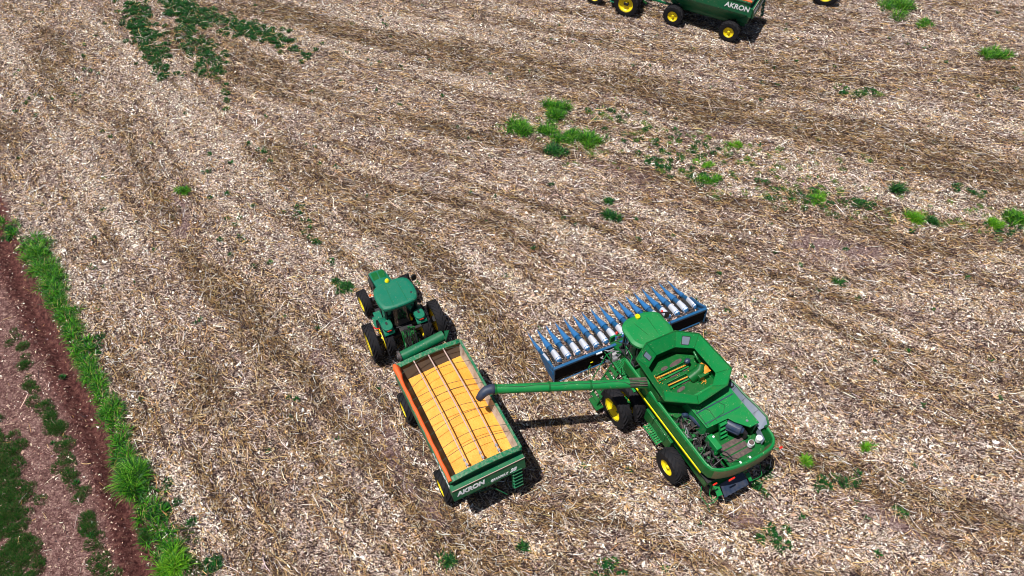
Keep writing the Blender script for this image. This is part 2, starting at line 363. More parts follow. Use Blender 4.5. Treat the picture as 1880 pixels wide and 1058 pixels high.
def ground_mat():
    m = bpy.data.materials.new('reddish_field_soil'); m.use_nodes = True; n = m.node_tree; L = n.links.new; b = n.nodes['Principled BSDF']
    b.inputs['Roughness'].default_value = .9; b.inputs['Specular IOR Level'].default_value = .15
    tc = n.nodes.new('ShaderNodeTexCoord')
    def noise(sc_, det=6, rg=.65):
        t = n.nodes.new('ShaderNodeTexNoise'); t.inputs['Scale'].default_value = sc_; t.inputs['Detail'].default_value = det; t.inputs['Roughness'].default_value = rg
        L(tc.outputs['Object'], t.inputs['Vector']); return t.outputs[0]
    def ramp(v, stops):
        r = n.nodes.new('ShaderNodeValToRGB'); e = r.color_ramp.elements
        while len(e) < len(stops): e.new(.5)
        for i, (p, c) in enumerate(stops): e[i].position = p; e[i].color = (*c, 1) if isinstance(c, tuple) else (c, c, c, 1)
        L(v, r.inputs[0]); return r.outputs[0]
    def mix(f, a, c):
        x = n.nodes.new('ShaderNodeMix'); x.data_type = 'RGBA'
        if isinstance(f, float): x.inputs[0].default_value = f
        else: L(f, x.inputs[0])
        L(a, x.inputs[6]); L(c, x.inputs[7]); return x.outputs[2]
    def attr(nm):
        a = n.nodes.new('ShaderNodeAttribute'); a.attribute_name = nm; return a.outputs['Fac']
    def mth(op, a, c, clamp=False):
        x = n.nodes.new('ShaderNodeMath'); x.operation = op; x.use_clamp = clamp
        for i, v in enumerate((a, c)):
            if isinstance(v, (int, float)): x.inputs[i].default_value = v
            else: L(v, x.inputs[i])
        return x.outputs[0]
    def cells(sc_, stretch, seed):
        """random grey per small irregular chip"""
        mp = n.nodes.new('ShaderNodeMapping'); mp.inputs['Rotation'].default_value = (0, 0, seed); mp.inputs['Scale'].default_value = (1, stretch, 1)
        nz = n.nodes.new('ShaderNodeTexNoise'); nz.inputs['Scale'].default_value = sc_*.6; nz.inputs['Detail'].default_value = 3; L(tc.outputs['Object'], nz.inputs['Vector'])
        vm = n.nodes.new('ShaderNodeVectorMath'); vm.operation = 'MULTIPLY_ADD'; L(nz.outputs['Color'], vm.inputs[0]); vm.inputs[1].default_value = (2.2/sc_,)*3; L(tc.outputs['Object'], vm.inputs[2])
        L(vm.outputs[0], mp.inputs[0]); v = n.nodes.new('ShaderNodeTexVoronoi'); v.inputs['Scale'].default_value = sc_; L(mp.outputs[0], v.inputs['Vector'])
        sp = n.nodes.new('ShaderNodeSeparateColor'); L(v.outputs['Color'], sp.inputs[0]); return sp.outputs[0], v.outputs['Distance']
    c1, d1 = cells(10, 3.2, .6); c2, d2 = cells(17, 3.0, 2.1); c3, d3 = cells(34, 2.0, 1.1)
    fine = mth('ADD', mth('MULTIPLY', c1, .40), mth('ADD', mth('MULTIPLY', c2, .38), mth('MULTIPLY', c3, .22)))
    mott = noise(2.2, 6, .7)
    fine = mth('ADD', fine, mth('MULTIPLY', mth('SUBTRACT', mott, .5), .55))
    soil = ramp(fine, [(.30, (.008, .004, .005)), (.43, (.05, .025, .027)), (.55, (.17, .10, .095)), (.68, (.38, .27, .22)), (.82, (.70, .58, .50))])
    chaff = ramp(fine, [(.24, (.012, .007, .007)), (.39, (.06, .034, .030)), (.49, (.26, .175, .13)), (.62, (.50, .39, .31)), (.76, (.78, .68, .61))])
    strawc = ramp(fine, [(.30, (.010, .006, .006)), (.44, (.045, .022, .012)), (.58, (.14, .078, .036)), (.74, (.38, .24, .12))])  # dark straw, with the small shadows between stalks coloured in
    f = mth('ADD', mth('MULTIPLY', attr('husk'), .75), .30, True); base = mix(f, soil, chaff)
    base = mix(mth('MULTIPLY', attr('straw'), .95, True), base, strawc)
    bare = ramp(mth('ADD', mth('MULTIPLY', noise(13, 8, .75), .6), mth('MULTIPLY', fine, .4)), [(.36, (.07, .035, .035)), (.5, (.19, .115, .115)), (.64, (.36, .26, .26))])
    base = mix(mth('MULTIPLY', attr('bare'), .9, True), base, bare)
    rv = mth('ADD', mth('MULTIPLY', noise(5, 10, .8), .75), mth('MULTIPLY', fine, .25))
    road = ramp(rv, [(.36, (.05, .018, .018)), (.44, (.08, .034, .030)), (.51, (.155, .08, .072)), (.58, (.25, .15, .135)), (.67, (.50, .35, .27))])
    ditch = ramp(noise(5, 8, .75), [(.38, (.03, .009, .009)), (.5, (.085, .028, .025)), (.62, (.17, .075, .06))])
    s = attr('road')
    isroad = mth('MULTIPLY', mth('SUBTRACT', .35, s), 3.0, True)
    base = mix(isroad, base, road)
    g = mth('MULTIPLY', mth('SUBTRACT', 1.15, mth('ABSOLUTE', mth('ADD', s, -.05), 0)), 2.2, True)
    base = mix(g, base, ditch)
    L(base, b.inputs['Base Color'])
    bp = n.nodes.new('ShaderNodeBump'); bp.inputs['Strength'].default_value = .8; bp.inputs['Distance'].default_value = .05
    L(fine, bp.inputs['Height']); L(bp.outputs[0], b.inputs['Normal'])
    return m
me.materials.append(ground_mat())

# ------------------------------------------------------------------ loose strips (husks, straw, leaves) as one mesh each
def visible_pts(n, m=1.04):
    """random ground points in a trapezoid a bit larger than what the camera sees"""
    y = rng.uniform(7.5, 56, n*2); hw = 21.2+(y-9.5)*.431+1.5
    keep = rng.random(n*2) < hw/44; y = y[keep][:n]; hw = hw[keep][:n]
    return rng.uniform(-1, 1, len(y))*hw, y
def strips(name, x, y, z, yaw, ln, wd, pitch, roll, bend, tone, m, segs=2, taper=0.0):
    N = len(x); u = np.linspace(-.5, .5, segs+1); vs = np.zeros((N, segs+1, 2, 3), np.float32)
    cy, sy = np.cos(yaw), np.sin(yaw); cp, sp = np.cos(pitch), np.sin(pitch); cr, sr = np.cos(roll), np.sin(roll)
    for i, uu in enumerate(u):
        lx = ln*uu; lz = bend*ln*(.25-uu*uu)*2
        yb = bend*.4*ln*(uu*uu*4-1)*np.sign(roll)
        for j, sgn in enumerate((-.5, .5)):
            ly = sgn*wd*(1-taper*abs(uu)*2)
            # roll about x, pitch about y, yaw about z
            a = ly*cr-lz*sr+yb; b = ly*sr+lz*cr; c = lx*cp+b*sp*0; d = lx*sp+b
            vs[:, i, j, 0] = x+c*cy-a*sy; vs[:, i, j, 1] = y+c*sy+a*cy; vs[:, i, j, 2] = z+d
    per = 2*(segs+1); base = (np.arange(N)*per)[:, None, None]
    fq = np.array([[2*i, 2*i+1, 2*i+3, 2*i+2] for i in range(segs)])[None]
    q = (base+fq).reshape(-1, 4).astype(np.int32)
    me = bpy.data.meshes.new(name); me.vertices.add(N*per); me.vertices.foreach_set('co', vs.ravel())
    me.loops.add(q.size); me.polygons.add(len(q)); me.loops.foreach_set('vertex_index', q.ravel())
    me.polygons.foreach_set('loop_start', (np.arange(len(q))*4).astype(np.int32)); me.polygons.foreach_set('loop_total', np.full(len(q), 4, np.int32))
    me.update(calc_edges=True)
    a = me.attributes.new('tone', 'FLOAT_COLOR', 'FACE'); col = np.ones((N, segs, 4), np.float32); col[:, :, :3] = tone[:, None, :]
    a.data.foreach_set('color', col.ravel()); me.materials.append(m)
    o = bpy.data.objects.new(name, me); C.objects.link(o); return o
def palette(n, cols, p, jit=.12):
    k = rng.choice(len(cols), n, p=np.array(p)/sum(p)); c = np.array(cols)[k]
    return np.clip(c*(1+jit*rng.standard_normal((n, 1)))*(1+.04*rng.standard_normal((n, 3))), .01, .92)
# shed husks and leaf scraps
x, y = visible_pts(900000); s, dk, lt, br, an = fields(x, y); clump = fbm(x*2.2, y*2.2, 110, 3)
p = np.clip(.20+.6*lt-.15*dk-.5*br+.9*(clump-.5), .04, 1); p = np.where(s < 1.2, np.where(s < -.2, .012, .02+.25*np.clip(s-.3, 0, 1)), p)
k = rng.random(len(x)) < p; x, y, s, dk, lt, an = (v[k] for v in (x, y, s, dk, lt, an)); n = len(x)
tone = palette(n, [(.93, .84, .73), (.72, .56, .43), (.50, .33, .20), (.28, .20, .21), (.46, .28, .11), (.06, .032, .034)], [.32, .20, .13, .13, .08, .14])
ln = rng.gamma(2.6, .025, n)+.02; 
strips('corn_husk_litter', x, y, gz(x, y, s)+.012+rng.gamma(2, .014, n), rng.uniform(0, 6.3, n), ln, ln*rng.uniform(.18, .55, n), rng.normal(0, .32, n), rng.normal(0, .6, n),
       rng.uniform(-.25, .45, n), tone, M['litter'], 2, .5)
tag(bpy.data.objects['corn_husk_litter'], 'pale dry corn husks and leaf scraps strewn over the harvested field', 'crop litter', kind='stuff')
# stalks and straw
x, y = visible_pts(600000); s, dk, lt, br, an = fields(x, y); clump = fbm(x*1.7, y*1.7, 120, 3)
p = np.clip(.27+.75*dk-.10*lt-.35*br+.8*(clump-.5), .03, 1); p = np.where(s < 1.1, .008, p)
k = rng.random(len(x)) < p; x, y, s, dk, an = (v[k] for v in (x, y, s, dk, an)); n = len(x)
tone = palette(n, [(.60, .40, .18), (.40, .22, .075), (.66, .50, .36), (.15, .08, .055), (.030, .014, .017), (.88, .76, .68)], [.18, .15, .13, .24, .26, .10], .22)  # near-black tone stands for shaded gaps between stalks
tone *= (1-.42*np.clip(dk, 0, 1))[:, None]  # bands toned down: darker straw plus micro shadow put into the colour
ln = rng.gamma(3.0, .085, n)+.06; ln = np.where(rng.random(n) < .12, rng.uniform(.4, 1.0, n), ln)
strips('straw_litter', x, y, gz(x, y, s)+.02+rng.gamma(2, .02, n), an+rng.normal(0, .6, n)+np.where(rng.random(n) < .15, 1.5, 0), ln, rng.uniform(.012, .036, n), rng.normal(0, .13, n), rng.normal(0, .7, n),
       rng.uniform(-.1, .25, n), tone.astype(np.float32), M['litter'], 3, .3)
tag(bpy.data.objects['straw_litter'], 'golden and brown corn stalks and straw lying in windrows on the field', 'straw', kind='stuff')
# stones and clods on the track
x, y = visible_pts(900000); s = fields(x, y)[0]; k = (s < .1) & (rng.random(len(x)) < np.where(s < -.5, .30, .12)); x, y, s = x[k], y[k], s[k]; n = len(x)
tone = palette(n, [(.34, .21, .17), (.20, .10, .08), (.55, .40, .30), (.74, .65, .55), (.08, .032, .026)], [.27, .3, .11, .03, .29])
ln = rng.gamma(2.5, .014, n)+.015
strips('track_pebbles', x, y, gz(x, y, s)+.012, rng.uniform(0, 6.3, n), ln, ln*.8, rng.normal(0, .3, n), rng.normal(0, .3, n), rng.uniform(.2, .5, n), tone, M['litter'], 2, .5)
tag(bpy.data.objects['track_pebbles'], 'small reddish clods and pebbles on the dirt track', 'gravel', kind='stuff')

# ------------------------------------------------------------------ green plants
GR = [(.022, .15, .006), (.075, .30, .010), (.005, .05, .006), (.18, .40, .03)]
WEED = [(.010, .085, .020), (.02, .14, .025), (.006, .045, .014), (.06, .19, .03)]
def blades(name, cx, cy, rad, n, ln, wd, cols, spread=.9, segs=3, origin=(0, 0), probs=None, squash=1.0, rot=0.0):
    """arching tapered blades; cx, cy, rad are per-clump arrays"""
    cx, cy, rad = np.atleast_1d(cx).astype(float), np.atleast_1d(cy).astype(float), np.atleast_1d(rad).astype(float)
    k = rng.choice(len(cx), n, p=rad**2/np.sum(rad**2)); a = rng.uniform(0, 6.283, n); r = np.sqrt(rng.random(n))
    ox, oy = r*rad[k]*np.cos(a), r*rad[k]*np.sin(a)*squash
    if rot: ox, oy = ox*math.cos(rot)-oy*math.sin(rot), ox*math.sin(rot)+oy*math.cos(rot)
    x0, y0 = cx[k]+ox*.8, cy[k]+oy*.8
    yaw = a+rng.normal(0, .5, n); L_ = ln*rng.uniform(.5, 1.25, n); lean = spread*(.25+.75*r)*rng.uniform(.6, 1.2, n)
    z0 = gz(x0, y0); vs = np.zeros((n, segs+1, 2, 3), np.float32); px, pz = np.zeros(n), np.zeros(n); th = math.pi/2-lean*.5
    tw = rng.uniform(-.6, .6, n)
    for i in range(segs+1):
        wv = wd*rng.uniform(.8, 1.2, n)*(1-.85*(i/segs)**1.5)*.5
        for j, sg in enumerate((-1, 1)):
            vs[:, i, j, 0] = x0+px*np.cos(yaw)-sg*wv*np.sin(yaw)-origin[0]
            vs[:, i, j, 1] = y0+px*np.sin(yaw)+sg*wv*np.cos(yaw)-origin[1]
            vs[:, i, j, 2] = z0+pz+sg*wv*tw
        px = px+L_/segs*np.cos(th); pz = pz+L_/segs*np.sin(th); th = th-lean*1.1/segs*(1+.5*i)
    per = 2*(segs+1); fq = np.array([[2*i, 2*i+1, 2*i+3, 2*i+2] for i in range(segs)])[None]
    q = ((np.arange(n)*per)[:, None, None]+fq).reshape(-1, 4).astype(np.int32)
    me = bpy.data.meshes.new(name); me.vertices.add(n*per); me.vertices.foreach_set('co', vs.ravel())
    me.loops.add(q.size); me.polygons.add(len(q)); me.loops.foreach_set('vertex_index', q.ravel())
    me.polygons.foreach_set('loop_start', (np.arange(len(q))*4).astype(np.int32)); me.polygons.foreach_set('loop_total', np.full(len(q), 4, np.int32))
    me.update(calc_edges=True)
    t = palette(n, cols, probs or [1]*len(cols), .22); col = np.ones((n, segs, 4), np.float32); col[:, :, :3] = t[:, None, :]
    at_ = me.attributes.new('tone', 'FLOAT_COLOR', 'FACE'); at_.data.foreach_set('color', col.ravel()); me.materials.append(M['leaf'])
    o = bpy.data.objects.new(name, me); C.objects.link(o); o.location = (origin[0], origin[1], 0); return o
def along(pts_px, n, wob):
    p = np.array([at(*q) for q in pts_px]); d = np.r_[0, np.cumsum(np.hypot(*np.diff(p, axis=0).T))]
    t = rng.uniform(0, d[-1], n); return np.interp(t, d, p[:, 0])+rng.normal(0, wob, n), np.interp(t, d, p[:, 1])+rng.normal(0, wob, n)
# verge of tall grass beside the ditch
vx, vy = along([(62, 455), (95, 520), (125, 590), (150, 640), (185, 715), (205, 760), (232, 840), (262, 905)], 250, .21)
r_ = rng.uniform(.06, .30, 250)
x1, y1 = along([(60, 450), (85, 480), (105, 540)], 30, .34); x2, y2 = along([(258, 900), (290, 970), (330, 1058)], 90, .3); x3, y3 = along([(40, 440), (0, 400)], 16, .2)
vx, vy, r_ = np.r_[vx, x1, x2, x3], np.r_[vy, y1, y2, y3], np.r_[r_, rng.uniform(.2, .4, 30), rng.uniform(.06, .22, 90), rng.uniform(.06, .2, 16)]
o = blades('grass_verge', vx, vy, r_, 9500, .50, .034, GR+[(.34, .27, .10)], 1.45, 4, probs=[.36, .28, .2, .1, .06])
tag(o, 'tall bright green grass growing along the field side of the red ditch', 'grass', kind='stuff')
# darker low grass between and beside the wheel tracks
vx, vy = along([(80, 735), (110, 800), (125, 850), (150, 930), (170, 990), (200, 1060)], 60, .16)
x1, y1 = along([(20, 600), (50, 680), (70, 735)], 16, .16); x2, y2 = along([(-20, 800), (8, 920), (30, 1040), (40, 1068)], 220, .5); x3, y3 = along([(270, 960), (310, 1000), (340, 1058)], 40, .3)
vx, vy = np.r_[vx, x1, x2, x3], np.r_[vy, y1, y2, y3]
o = blades('low_track_grass', vx, vy, rng.uniform(.16, .4, len(vx)), 52000, .14, .022, [(.015, .085, .008), (.03, .12, .01), (.06, .10, .02), (.012, .05, .01), (.16, .12, .06)], 1.4, 2, probs=[.3, .25, .2, .15, .1])
tag(o, 'low dark green grass in strips between the wheel tracks of the dirt track', 'grass', kind='stuff')
# creeping dark weeds in two bands at the top left, scattered weeds elsewhere
wx_, wy_ = [], []; wr = []
for pts, n, wob, rr_ in (([(240, 8), (258, 45), (278, 85), (290, 105)], 190, .5, .22), ([(285, 100), (292, 145), (305, 140)], 30, .35, .22), ([(322, 2), (345, 45), (350, 70), (375, 100), (402, 140)], 200, .55, .22),
                     ([(325, 8), (370, 35), (420, 45), (480, 62), (530, 82)], 230, .55, .22), ([(530, 90), (580, 110)], 8, .4, .2), ([(400, 150), (425, 190)], 8, .3, .2),
                     ([(540, 380), (560, 410), (590, 460), (600, 490)], 16, .22, .13), ([(460, 262), (480, 280), (500, 300)], 7, .15, .15), ([(1090, 205), (1140, 225), (1200, 250), (1330, 290)], 34, .6, .17),
                     ([(1190, 290), (1290, 330), (1330, 350)], 26, .6, .18), ([(1410, 340), (1440, 370), (1500, 360), (1540, 385)], 26, .4, .22), ([(1550, 365), (1600, 385)], 12, .2, .2),
                     ([(1750, 345), (1800, 358)], 8, .2, .18), ([(1540, 170), (1610, 175)], 12, .3, .2), ([(1400, 985), (1440, 995)], 12, .3, .16), ([(1540, 890), (1590, 888)], 10, .25, .17), ([(1500, 880), (1520, 890)], 5, .2, .17),
                     ([(1390, 900), (1420, 880)], 8, .3, .14), ([(1640, 935), (1665, 945)], 6, .12, .15), ([(375, 280), (440, 440), (480, 500)], 14, .5, .13), ([(620, 520), (635, 535)], 6, .12, .2), ([(1810, 420), (1875, 440)], 9, .4, .16),
                     ([(280, 930), (330, 960)], 16, .4, .18), ([(1100, 1040), (1130, 1050)], 6, .25, .2), ([(380, 1040), (410, 1050)], 5, .2, .2), ([(185, 600), (165, 660)], 8, .25, .2), ([(15, 420), (10, 440)], 6, .3, .2), ([(0, 240), (200, 80)], 16, 1.2, .12)):
    a, b = along(pts, n, wob); wx_.append(a); wy_.append(b); wr.append(np.full(n, rr_))
a, b = visible_pts(330); wx_.append(a); wy_.append(b); wr.append(rng.uniform(.05, .13, len(a)))
wx_, wy_, wr = np.concatenate(wx_), np.concatenate(wy_), np.concatenate(wr)
o = blades('creeping_weeds', wx_, wy_, wr, 90000, .18, .055, WEED, 1.5, 2, probs=[.36, .3, .2, .14])
tag(o, 'small dark green creeping weeds scattered through the stubble', 'weeds', kind='stuff')
gx1, gy1 = along([(1080, 205), (1200, 245), (1330, 290), (1500, 300), (1600, 300)], 90, .8); gx2, gy2 = along([(1180, 280), (1300, 335), (1430, 350), (1560, 380), (1700, 405), (1880, 420)], 130, .7)
gx3, gy3 = along([(925, 235), (1000, 240), (1110, 262), (1030, 285), (1150, 300)], 60, .6); gx4, gy4 = along([(1540, 165), (1620, 180)], 14, .3)
o = blades('green_regrowth', np.r_[gx1, gx2, gx3, gx4], np.r_[gy1, gy2, gy3, gy4], rng.uniform(.06, .22, 294), 9000, .2, .03, [(.06, .22, .012), (.02, .12, .01), (.16, .30, .03), (.22, .24, .06)], 1.5, 3)
tag(o, 'thin yellowish green regrowth spread in a ragged band across the middle and right of the field', 'grass', kind='stuff')
TUFTS = [  # photo pixel, radius, blades, length, colours, label
    ((1025, 205), .62, 700, .55, 'g', 'forked bright grass tuft just above the row of clumps in the field middle'),
    ((955, 237), .60, 520, .40, 'g', 'low wide grass clump at the left end of the row in mid field'),
    ((1003, 240), .42, 340, .38, 'g', 'small round grass clump second from the left end of the middle row'),
    ((1045, 255), .62, 560, .42, 'g', 'broad grass clump in the centre of the middle row'),
    ((1088, 260), .50, 460, .45, 'g', 'spiky grass clump at the right end of the middle row'),
    ((1022, 283), .62, 420, .32, 'w', 'dark bluish green clump just below the middle row of grass'),
    ((1118, 372), .26, 160, .32, 'w', 'upper of two dark green tufts standing alone below the middle of the field'),
    ((1118, 400), .40, 260, .34, 'w', 'lower flattened dark green tuft standing alone below the middle of the field'),
    ((1645, 12), .95, 620, .42, 'g', 'large fluffy bright green tuft at the top edge right of the far vehicles'),
    ((1696, 45), .55, 320, .25, 'g', 'small low green tuft right of the large fluffy one near the top edge'),
    ((1815, 102), .60, 420, .38, 'g', 'round dark green tuft alone near the upper right edge of the field'),
    ((1677, 402), .42, 420, .34, 'y', 'bright yellow green tuft with upright blades right of the weedy strip'),
    ((1712, 410), .32, 200, .28, 'w', 'dull dark tuft just right of the bright yellow green tuft'),
    ((1825, 418), .46, 420, .32, 'y', 'bright yellow green spreading tuft second from the right edge'),
    ((1866, 402), .46, 420, .38, 'g', 'bright green tuft touching the right edge of the photo'),
    ((1302, 334), .42, 320, .26, 'g', 'lower of two low green tufts right of centre'),
    ((1297, 305), .42, 260, .24, 'y', 'upper of two low yellowish green tufts right of centre'),
    ((1352, 268), .36, 240, .36, 'y', 'pale upright yellow green tuft in the light husk band'),
    ((1502, 368), .62, 460, .24, 'y', 'mossy yellow green patch in the weedy strip at the right'),
    ((1642, 352), .34, 150, .50, 'w', 'solitary broad leaved bluish corn seedling in the pale husks at the right'),
    ((342, 352), .26, 220, .26, 'g', 'tiny round grass tuft on bare soil in the left part of the field'),
    ((631, 527), .36, 260, .28, 'w', 'leafy weed beside the front wheel of the near tractor'),
    ((322, 1040), .46, 560, .42, 'y', 'bright lime green grass tuft at the bottom edge by the ditch'),
    ((255, 880), .42, 520, .62, 'g', 'star shaped long bladed grass tuft at the lower end of the verge'),
    ((820, 1030), .26, 100, .34, 'w', 'thin green tuft at the bottom edge below the near cart'),
    ((1535, 520), .22, 70, .40, 'w', 'thin drooping weed in the straw right of the corn header'),
    ((1480, 850), .26, 150, .28, 'y', 'small yellow green weed right of the rear of the harvester'),
    ((960, 1005), .2, 70, .28, 'w', 'small dark weed at the bottom of the field right of the near cart'),
    ((1590, 822), .26, 120, .28, 'y', 'small yellowish weed in the straw right of the harvester'),
]
Y_ = [(.12, .34, .012), (.20, .42, .02), (.05, .22, .01)]
for (px, py), r, n, ln, kd, lab in TUFTS:
    if kd == 'g': r, n = r*1.3, int(n*1.5)
    gx_, gy_ = at(px, py); m = max(4, int(r*16)); 
    cx = np.r_[gx_, gx_+rng.normal(0, r*.55, m)]; cy = np.r_[gy_, gy_+rng.normal(0, r*.42, m)]
    o = blades('grass_tuft', cx, cy, rng.uniform(.10, .5, m+1)*r, int(n*1.4), ln*1.15*rng.uniform(.8, 1.2), .036 if kd != 'w' else .045, {'g': GR, 'w': WEED, 'y': Y_}[kd], 1.2, 4, origin=(gx_, gy_))
    tag(o, lab, 'grass tuft', 'grass tufts growing in the stubble')

# ================================================================== COMBINE HARVESTER  (x forward, y left)
def harvester():
    H = empty('combine_harvester', (6.86, 17.88, 0), R(118))
    tag(H, 'green combine harvester with empty octagonal grain tank, unloading into the near cart', 'harvester')
    # --- side shell, wraps round the tail
    left = [(.95, 1.42), (-.8, 1.40), (-2.8, 1.37), (-4.75, 1.33)]
    tail = [(-5.02, 1.25), (-5.2, 1.0), (-5.34, .55), (-5.42, 0.0), (-5.44, -.6), (-5.42, -1.2), (-5.34, -1.56), (-5.08, -1.80), (-4.6, -1.84)]
    plan = left+smoothpoly(tail, 1, False); plan += [(-4.3, -1.80), (-2.6, -1.68), (-.8, -1.6), (.95, -1.55)]
    def off(d):
        out = []
        for i, p in enumerate(plan):
            a, b = plan[max(i-1, 0)], plan[min(i+1, len(plan)-1)]; tx, ty = b[0]-a[0], b[1]-a[1]; l = math.hypot(tx, ty)
            out.append((p[0]+ty/l*d, p[1]-tx/l*d))   # + = inward for this winding
        return out
    def ring(d, z, drop=0):
        return [(x, y, z+drop*max(0, min(1, (x+1)/-4.3))) for x, y in off(-d)]
    b = MB(); # inner wall, rim, outer skin, bottom lip
    b.loft([ring(-.13, 2.35), ring(-.13, 3.02), ring(-.11, 3.06), ring(-.02, 3.06), ring(.0, 3.03)])
    b.loft([ring(.0, 3.03), ring(.09, 2.75), ring(.17, 2.4), ring(.22, 2.05), ring(.20, 1.85), ring(.0, 1.78)])
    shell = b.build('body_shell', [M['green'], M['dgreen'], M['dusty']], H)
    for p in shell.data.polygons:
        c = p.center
        if c.z < 2.95 and not (c.y < 1.36 and c.y > -1.6 and c.x > -5.0): p.material_index = 2 if (c.x < -5.2 and 1.9 < c.z < 2.95) else 1  # outer flank takes the green with shade in its colour; rear is dusty
    # bright rolled top rim
    pts = [(x, y, 3.065) for x, y in off(.05)]; MB().tube(pts[:-3], .05, 8).build('top_rail', M['green'], shell)
    for (x, y, z, mm, a, bb, c_) in ((-5.44, -.62, 2.78, 'lamp', .05, .07, .07), (-5.54, .42, 2.12, 'red', .02, .15, .06), (-5.36, 1.12, 2.02, 'red', .02, .1, .035), (-5.52, -.28, 2.5, 'lamp', .02, .06, .05)):
        q = MB()
        if a == .05: q.lathe([(.001, .06), (.05, .05), (.07, 0), (.07, -.05)], 14, Matrix.Translation((x, y, z)) @ Matrix.Rotation(R(90), 4, 'Z'))
        else: q.box(x-a-.02, x+a, y-bb, y+bb, z-c_, z+c_)
        q.build('tail_light', M[mm], H, bevel=.01)
    for y in (.13, -.35): MB().box(-5.43, -5.33, y-.035, y+.035, 3.10, 3.13).build('rim_reflector', M['white'], H, bevel=.006)
    # stripe following the left flank
    sp = MB(); xs = [.3, -.8, -2.0, -3.2, -4.3, -4.78]
    ys = [1.585, 1.568, 1.55, 1.532, 1.51, 1.50]
    sp.loft([[(x, y+.034, 2.33) for x, y in zip(xs, ys)], [(x, y+.006, 2.44) for x, y in zip(xs, ys)]]); sp.build('side_stripe', M['decal'], H, solid=.008)
    q = MB(); q.bar((-2.62, 1.39, 3.04), (-2.62, 1.605, 1.9), .02, .02); q.build('panel_seam', M['black'], H)
    # lower side: chassis, axles, steps
    c = MB(); c.box(-4.9, 1.6, -1.15, 1.15, 1.0, 1.8); c.box(-5.1, .8, .95, 1.3, 1.35, 1.8); c.box(-5.1, .8, -1.4, -.95, 1.35, 1.8)
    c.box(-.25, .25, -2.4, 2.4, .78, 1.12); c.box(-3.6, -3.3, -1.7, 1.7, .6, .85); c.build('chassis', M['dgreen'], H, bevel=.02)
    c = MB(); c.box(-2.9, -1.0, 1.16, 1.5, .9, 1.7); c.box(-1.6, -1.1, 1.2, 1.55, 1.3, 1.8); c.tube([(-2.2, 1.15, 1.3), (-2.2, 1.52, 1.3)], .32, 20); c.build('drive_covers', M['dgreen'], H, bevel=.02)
    st = MB()
    for i in range(9): st.box(-2.42+i*.115, -2.345+i*.115, 1.52, 1.8, 1.0, 1.03)
    st.box(-2.45, -1.38, 1.79, 1.82, .97, 1.06); st.box(-2.45, -1.38, 1.49, 1.52, .97, 1.06); st.build('side_step', M['green'], H)
    for (x, y, z, r_, w_, rr, nl, sd_) in ((0, 2.33, .98, .98, .52, .56, 22, 1), (0, 1.58, .98, .98, .52, .56, 22, 1), (0, -2.33, .98, .98, .52, .56, 22, -1), (0, -1.58, .98, .98, .52, .56, 22, -1)):
        wheel(H, x, y, z, r_, w_, rr, nl, sd_)
    for y in (1.68, -1.68): wheel(H, -3.45, y, .78, .78, .62, .36, 18, 1 if y > 0 else -1, dish=.22)
    # --- grain tank
    O = [(.21, 1.62), (.68, .78), (.62, -.71), (.02, -1.58), (-2.08, -1.72), (-2.62, -1.08), (-2.76, .50), (-2.02, 1.68)]
    I = [(-.15, 1.14), (.24, .46), (.20, -.52), (-.26, -1.24), (-1.74, -1.28), (-2.2, -.74), (-2.26, .12), (-1.40, 1.24)]
    zo = [4.22, 4.26, 4.26, 4.22, 4.2, 4.14, 4.08, 4.14]; zi = [3.68]*8
    t = MB(); n = 8
    t.loft([[(*O[i], zo[i]) for i in range(n)], [(*I[i], zi[i]) for i in range(n)]], close=True)
    ext = t.build('tank_extension', M['green'], H, solid=.035, smooth=False)
    s = MB()
    for i in range(n):
        a, b2 = Vector((*O[i], zo[i]+.01)), Vector((*O[(i+1) % n], zo[(i+1) % n]+.01)); s.bar(a, b2, .045, .035)
        s.bar((*O[i], zo[i]+.022), (*I[i], zi[i]+.022), .03, .02)
    s.build('rim_strip', M['dgreen'], ext)
    for i, fr in ((3, .25), (3, .5), (3, .8), (1, .45), (5, .5)):
        a = Vector((*O[i], zo[i])).lerp(Vector((*O[(i+1) % n], zo[(i+1) % n])), fr); b2 = Vector((*I[i], zi[i])).lerp(Vector((*I[(i+1) % n], zi[(i+1) % n])), fr)
        MB().bar(a+Vector((0, 0, .018)), b2+Vector((0, 0, .018)), .016, .012).build('panel_seam', M['black'], ext)
    def onface(i, u, v, h=.03):
        a = Vector((*O[i], zo[i])).lerp(Vector((*O[(i+1) % n], zo[(i+1) % n])), u); c2 = Vector((*I[i], zi[i])).lerp(Vector((*I[(i+1) % n], zi[(i+1) % n])), u)
        return a.lerp(c2, v)
    for i, u0, u1 in ((0, .38, .66), (2, .32, .66)):
        q = [onface(i, u0, .26), onface(i, u1, .26), onface(i, u1, .78), onface(i, u0, .78)]
        nn = (q[1]-q[0]).cross(q[2]-q[1]).normalized(); nn = nn if nn.z > 0 else -nn
        cc = sum(q, Vector())/4
        def rr_(qs, f, h): 
            o4 = [cc+(p-cc)*f for p in qs]; o8 = []
            for i4 in range(4):
                for nb, fr_ in ((i4-1, .2), (i4-1, .06), ((i4+1) % 4, .06), ((i4+1) % 4, .2)): o8.append(o4[i4].lerp(o4[nb], fr_))
            return [p+nn*h for p in o8]
        MB().loft([rr_(q, 1.12, .0), rr_(q, 1.12, .03)], close=True).add(rr_(q, 1.12, .03), [tuple(range(16))]).build('window_gasket', M['black'], ext)
        MB().add(rr_(q, .98, .036), [tuple(range(16))]).build('window', M['grey'], ext)
    # hopper below the flare
    t = MB(); B = [(x*.86-.12, y*.84) for x, y in I]
    W = [(-.95+(x+.95)*1.24, y*1.24) for x, y in I]; B = [(-.95+(x+.95)*1.1, y*1.1) for x, y in I]
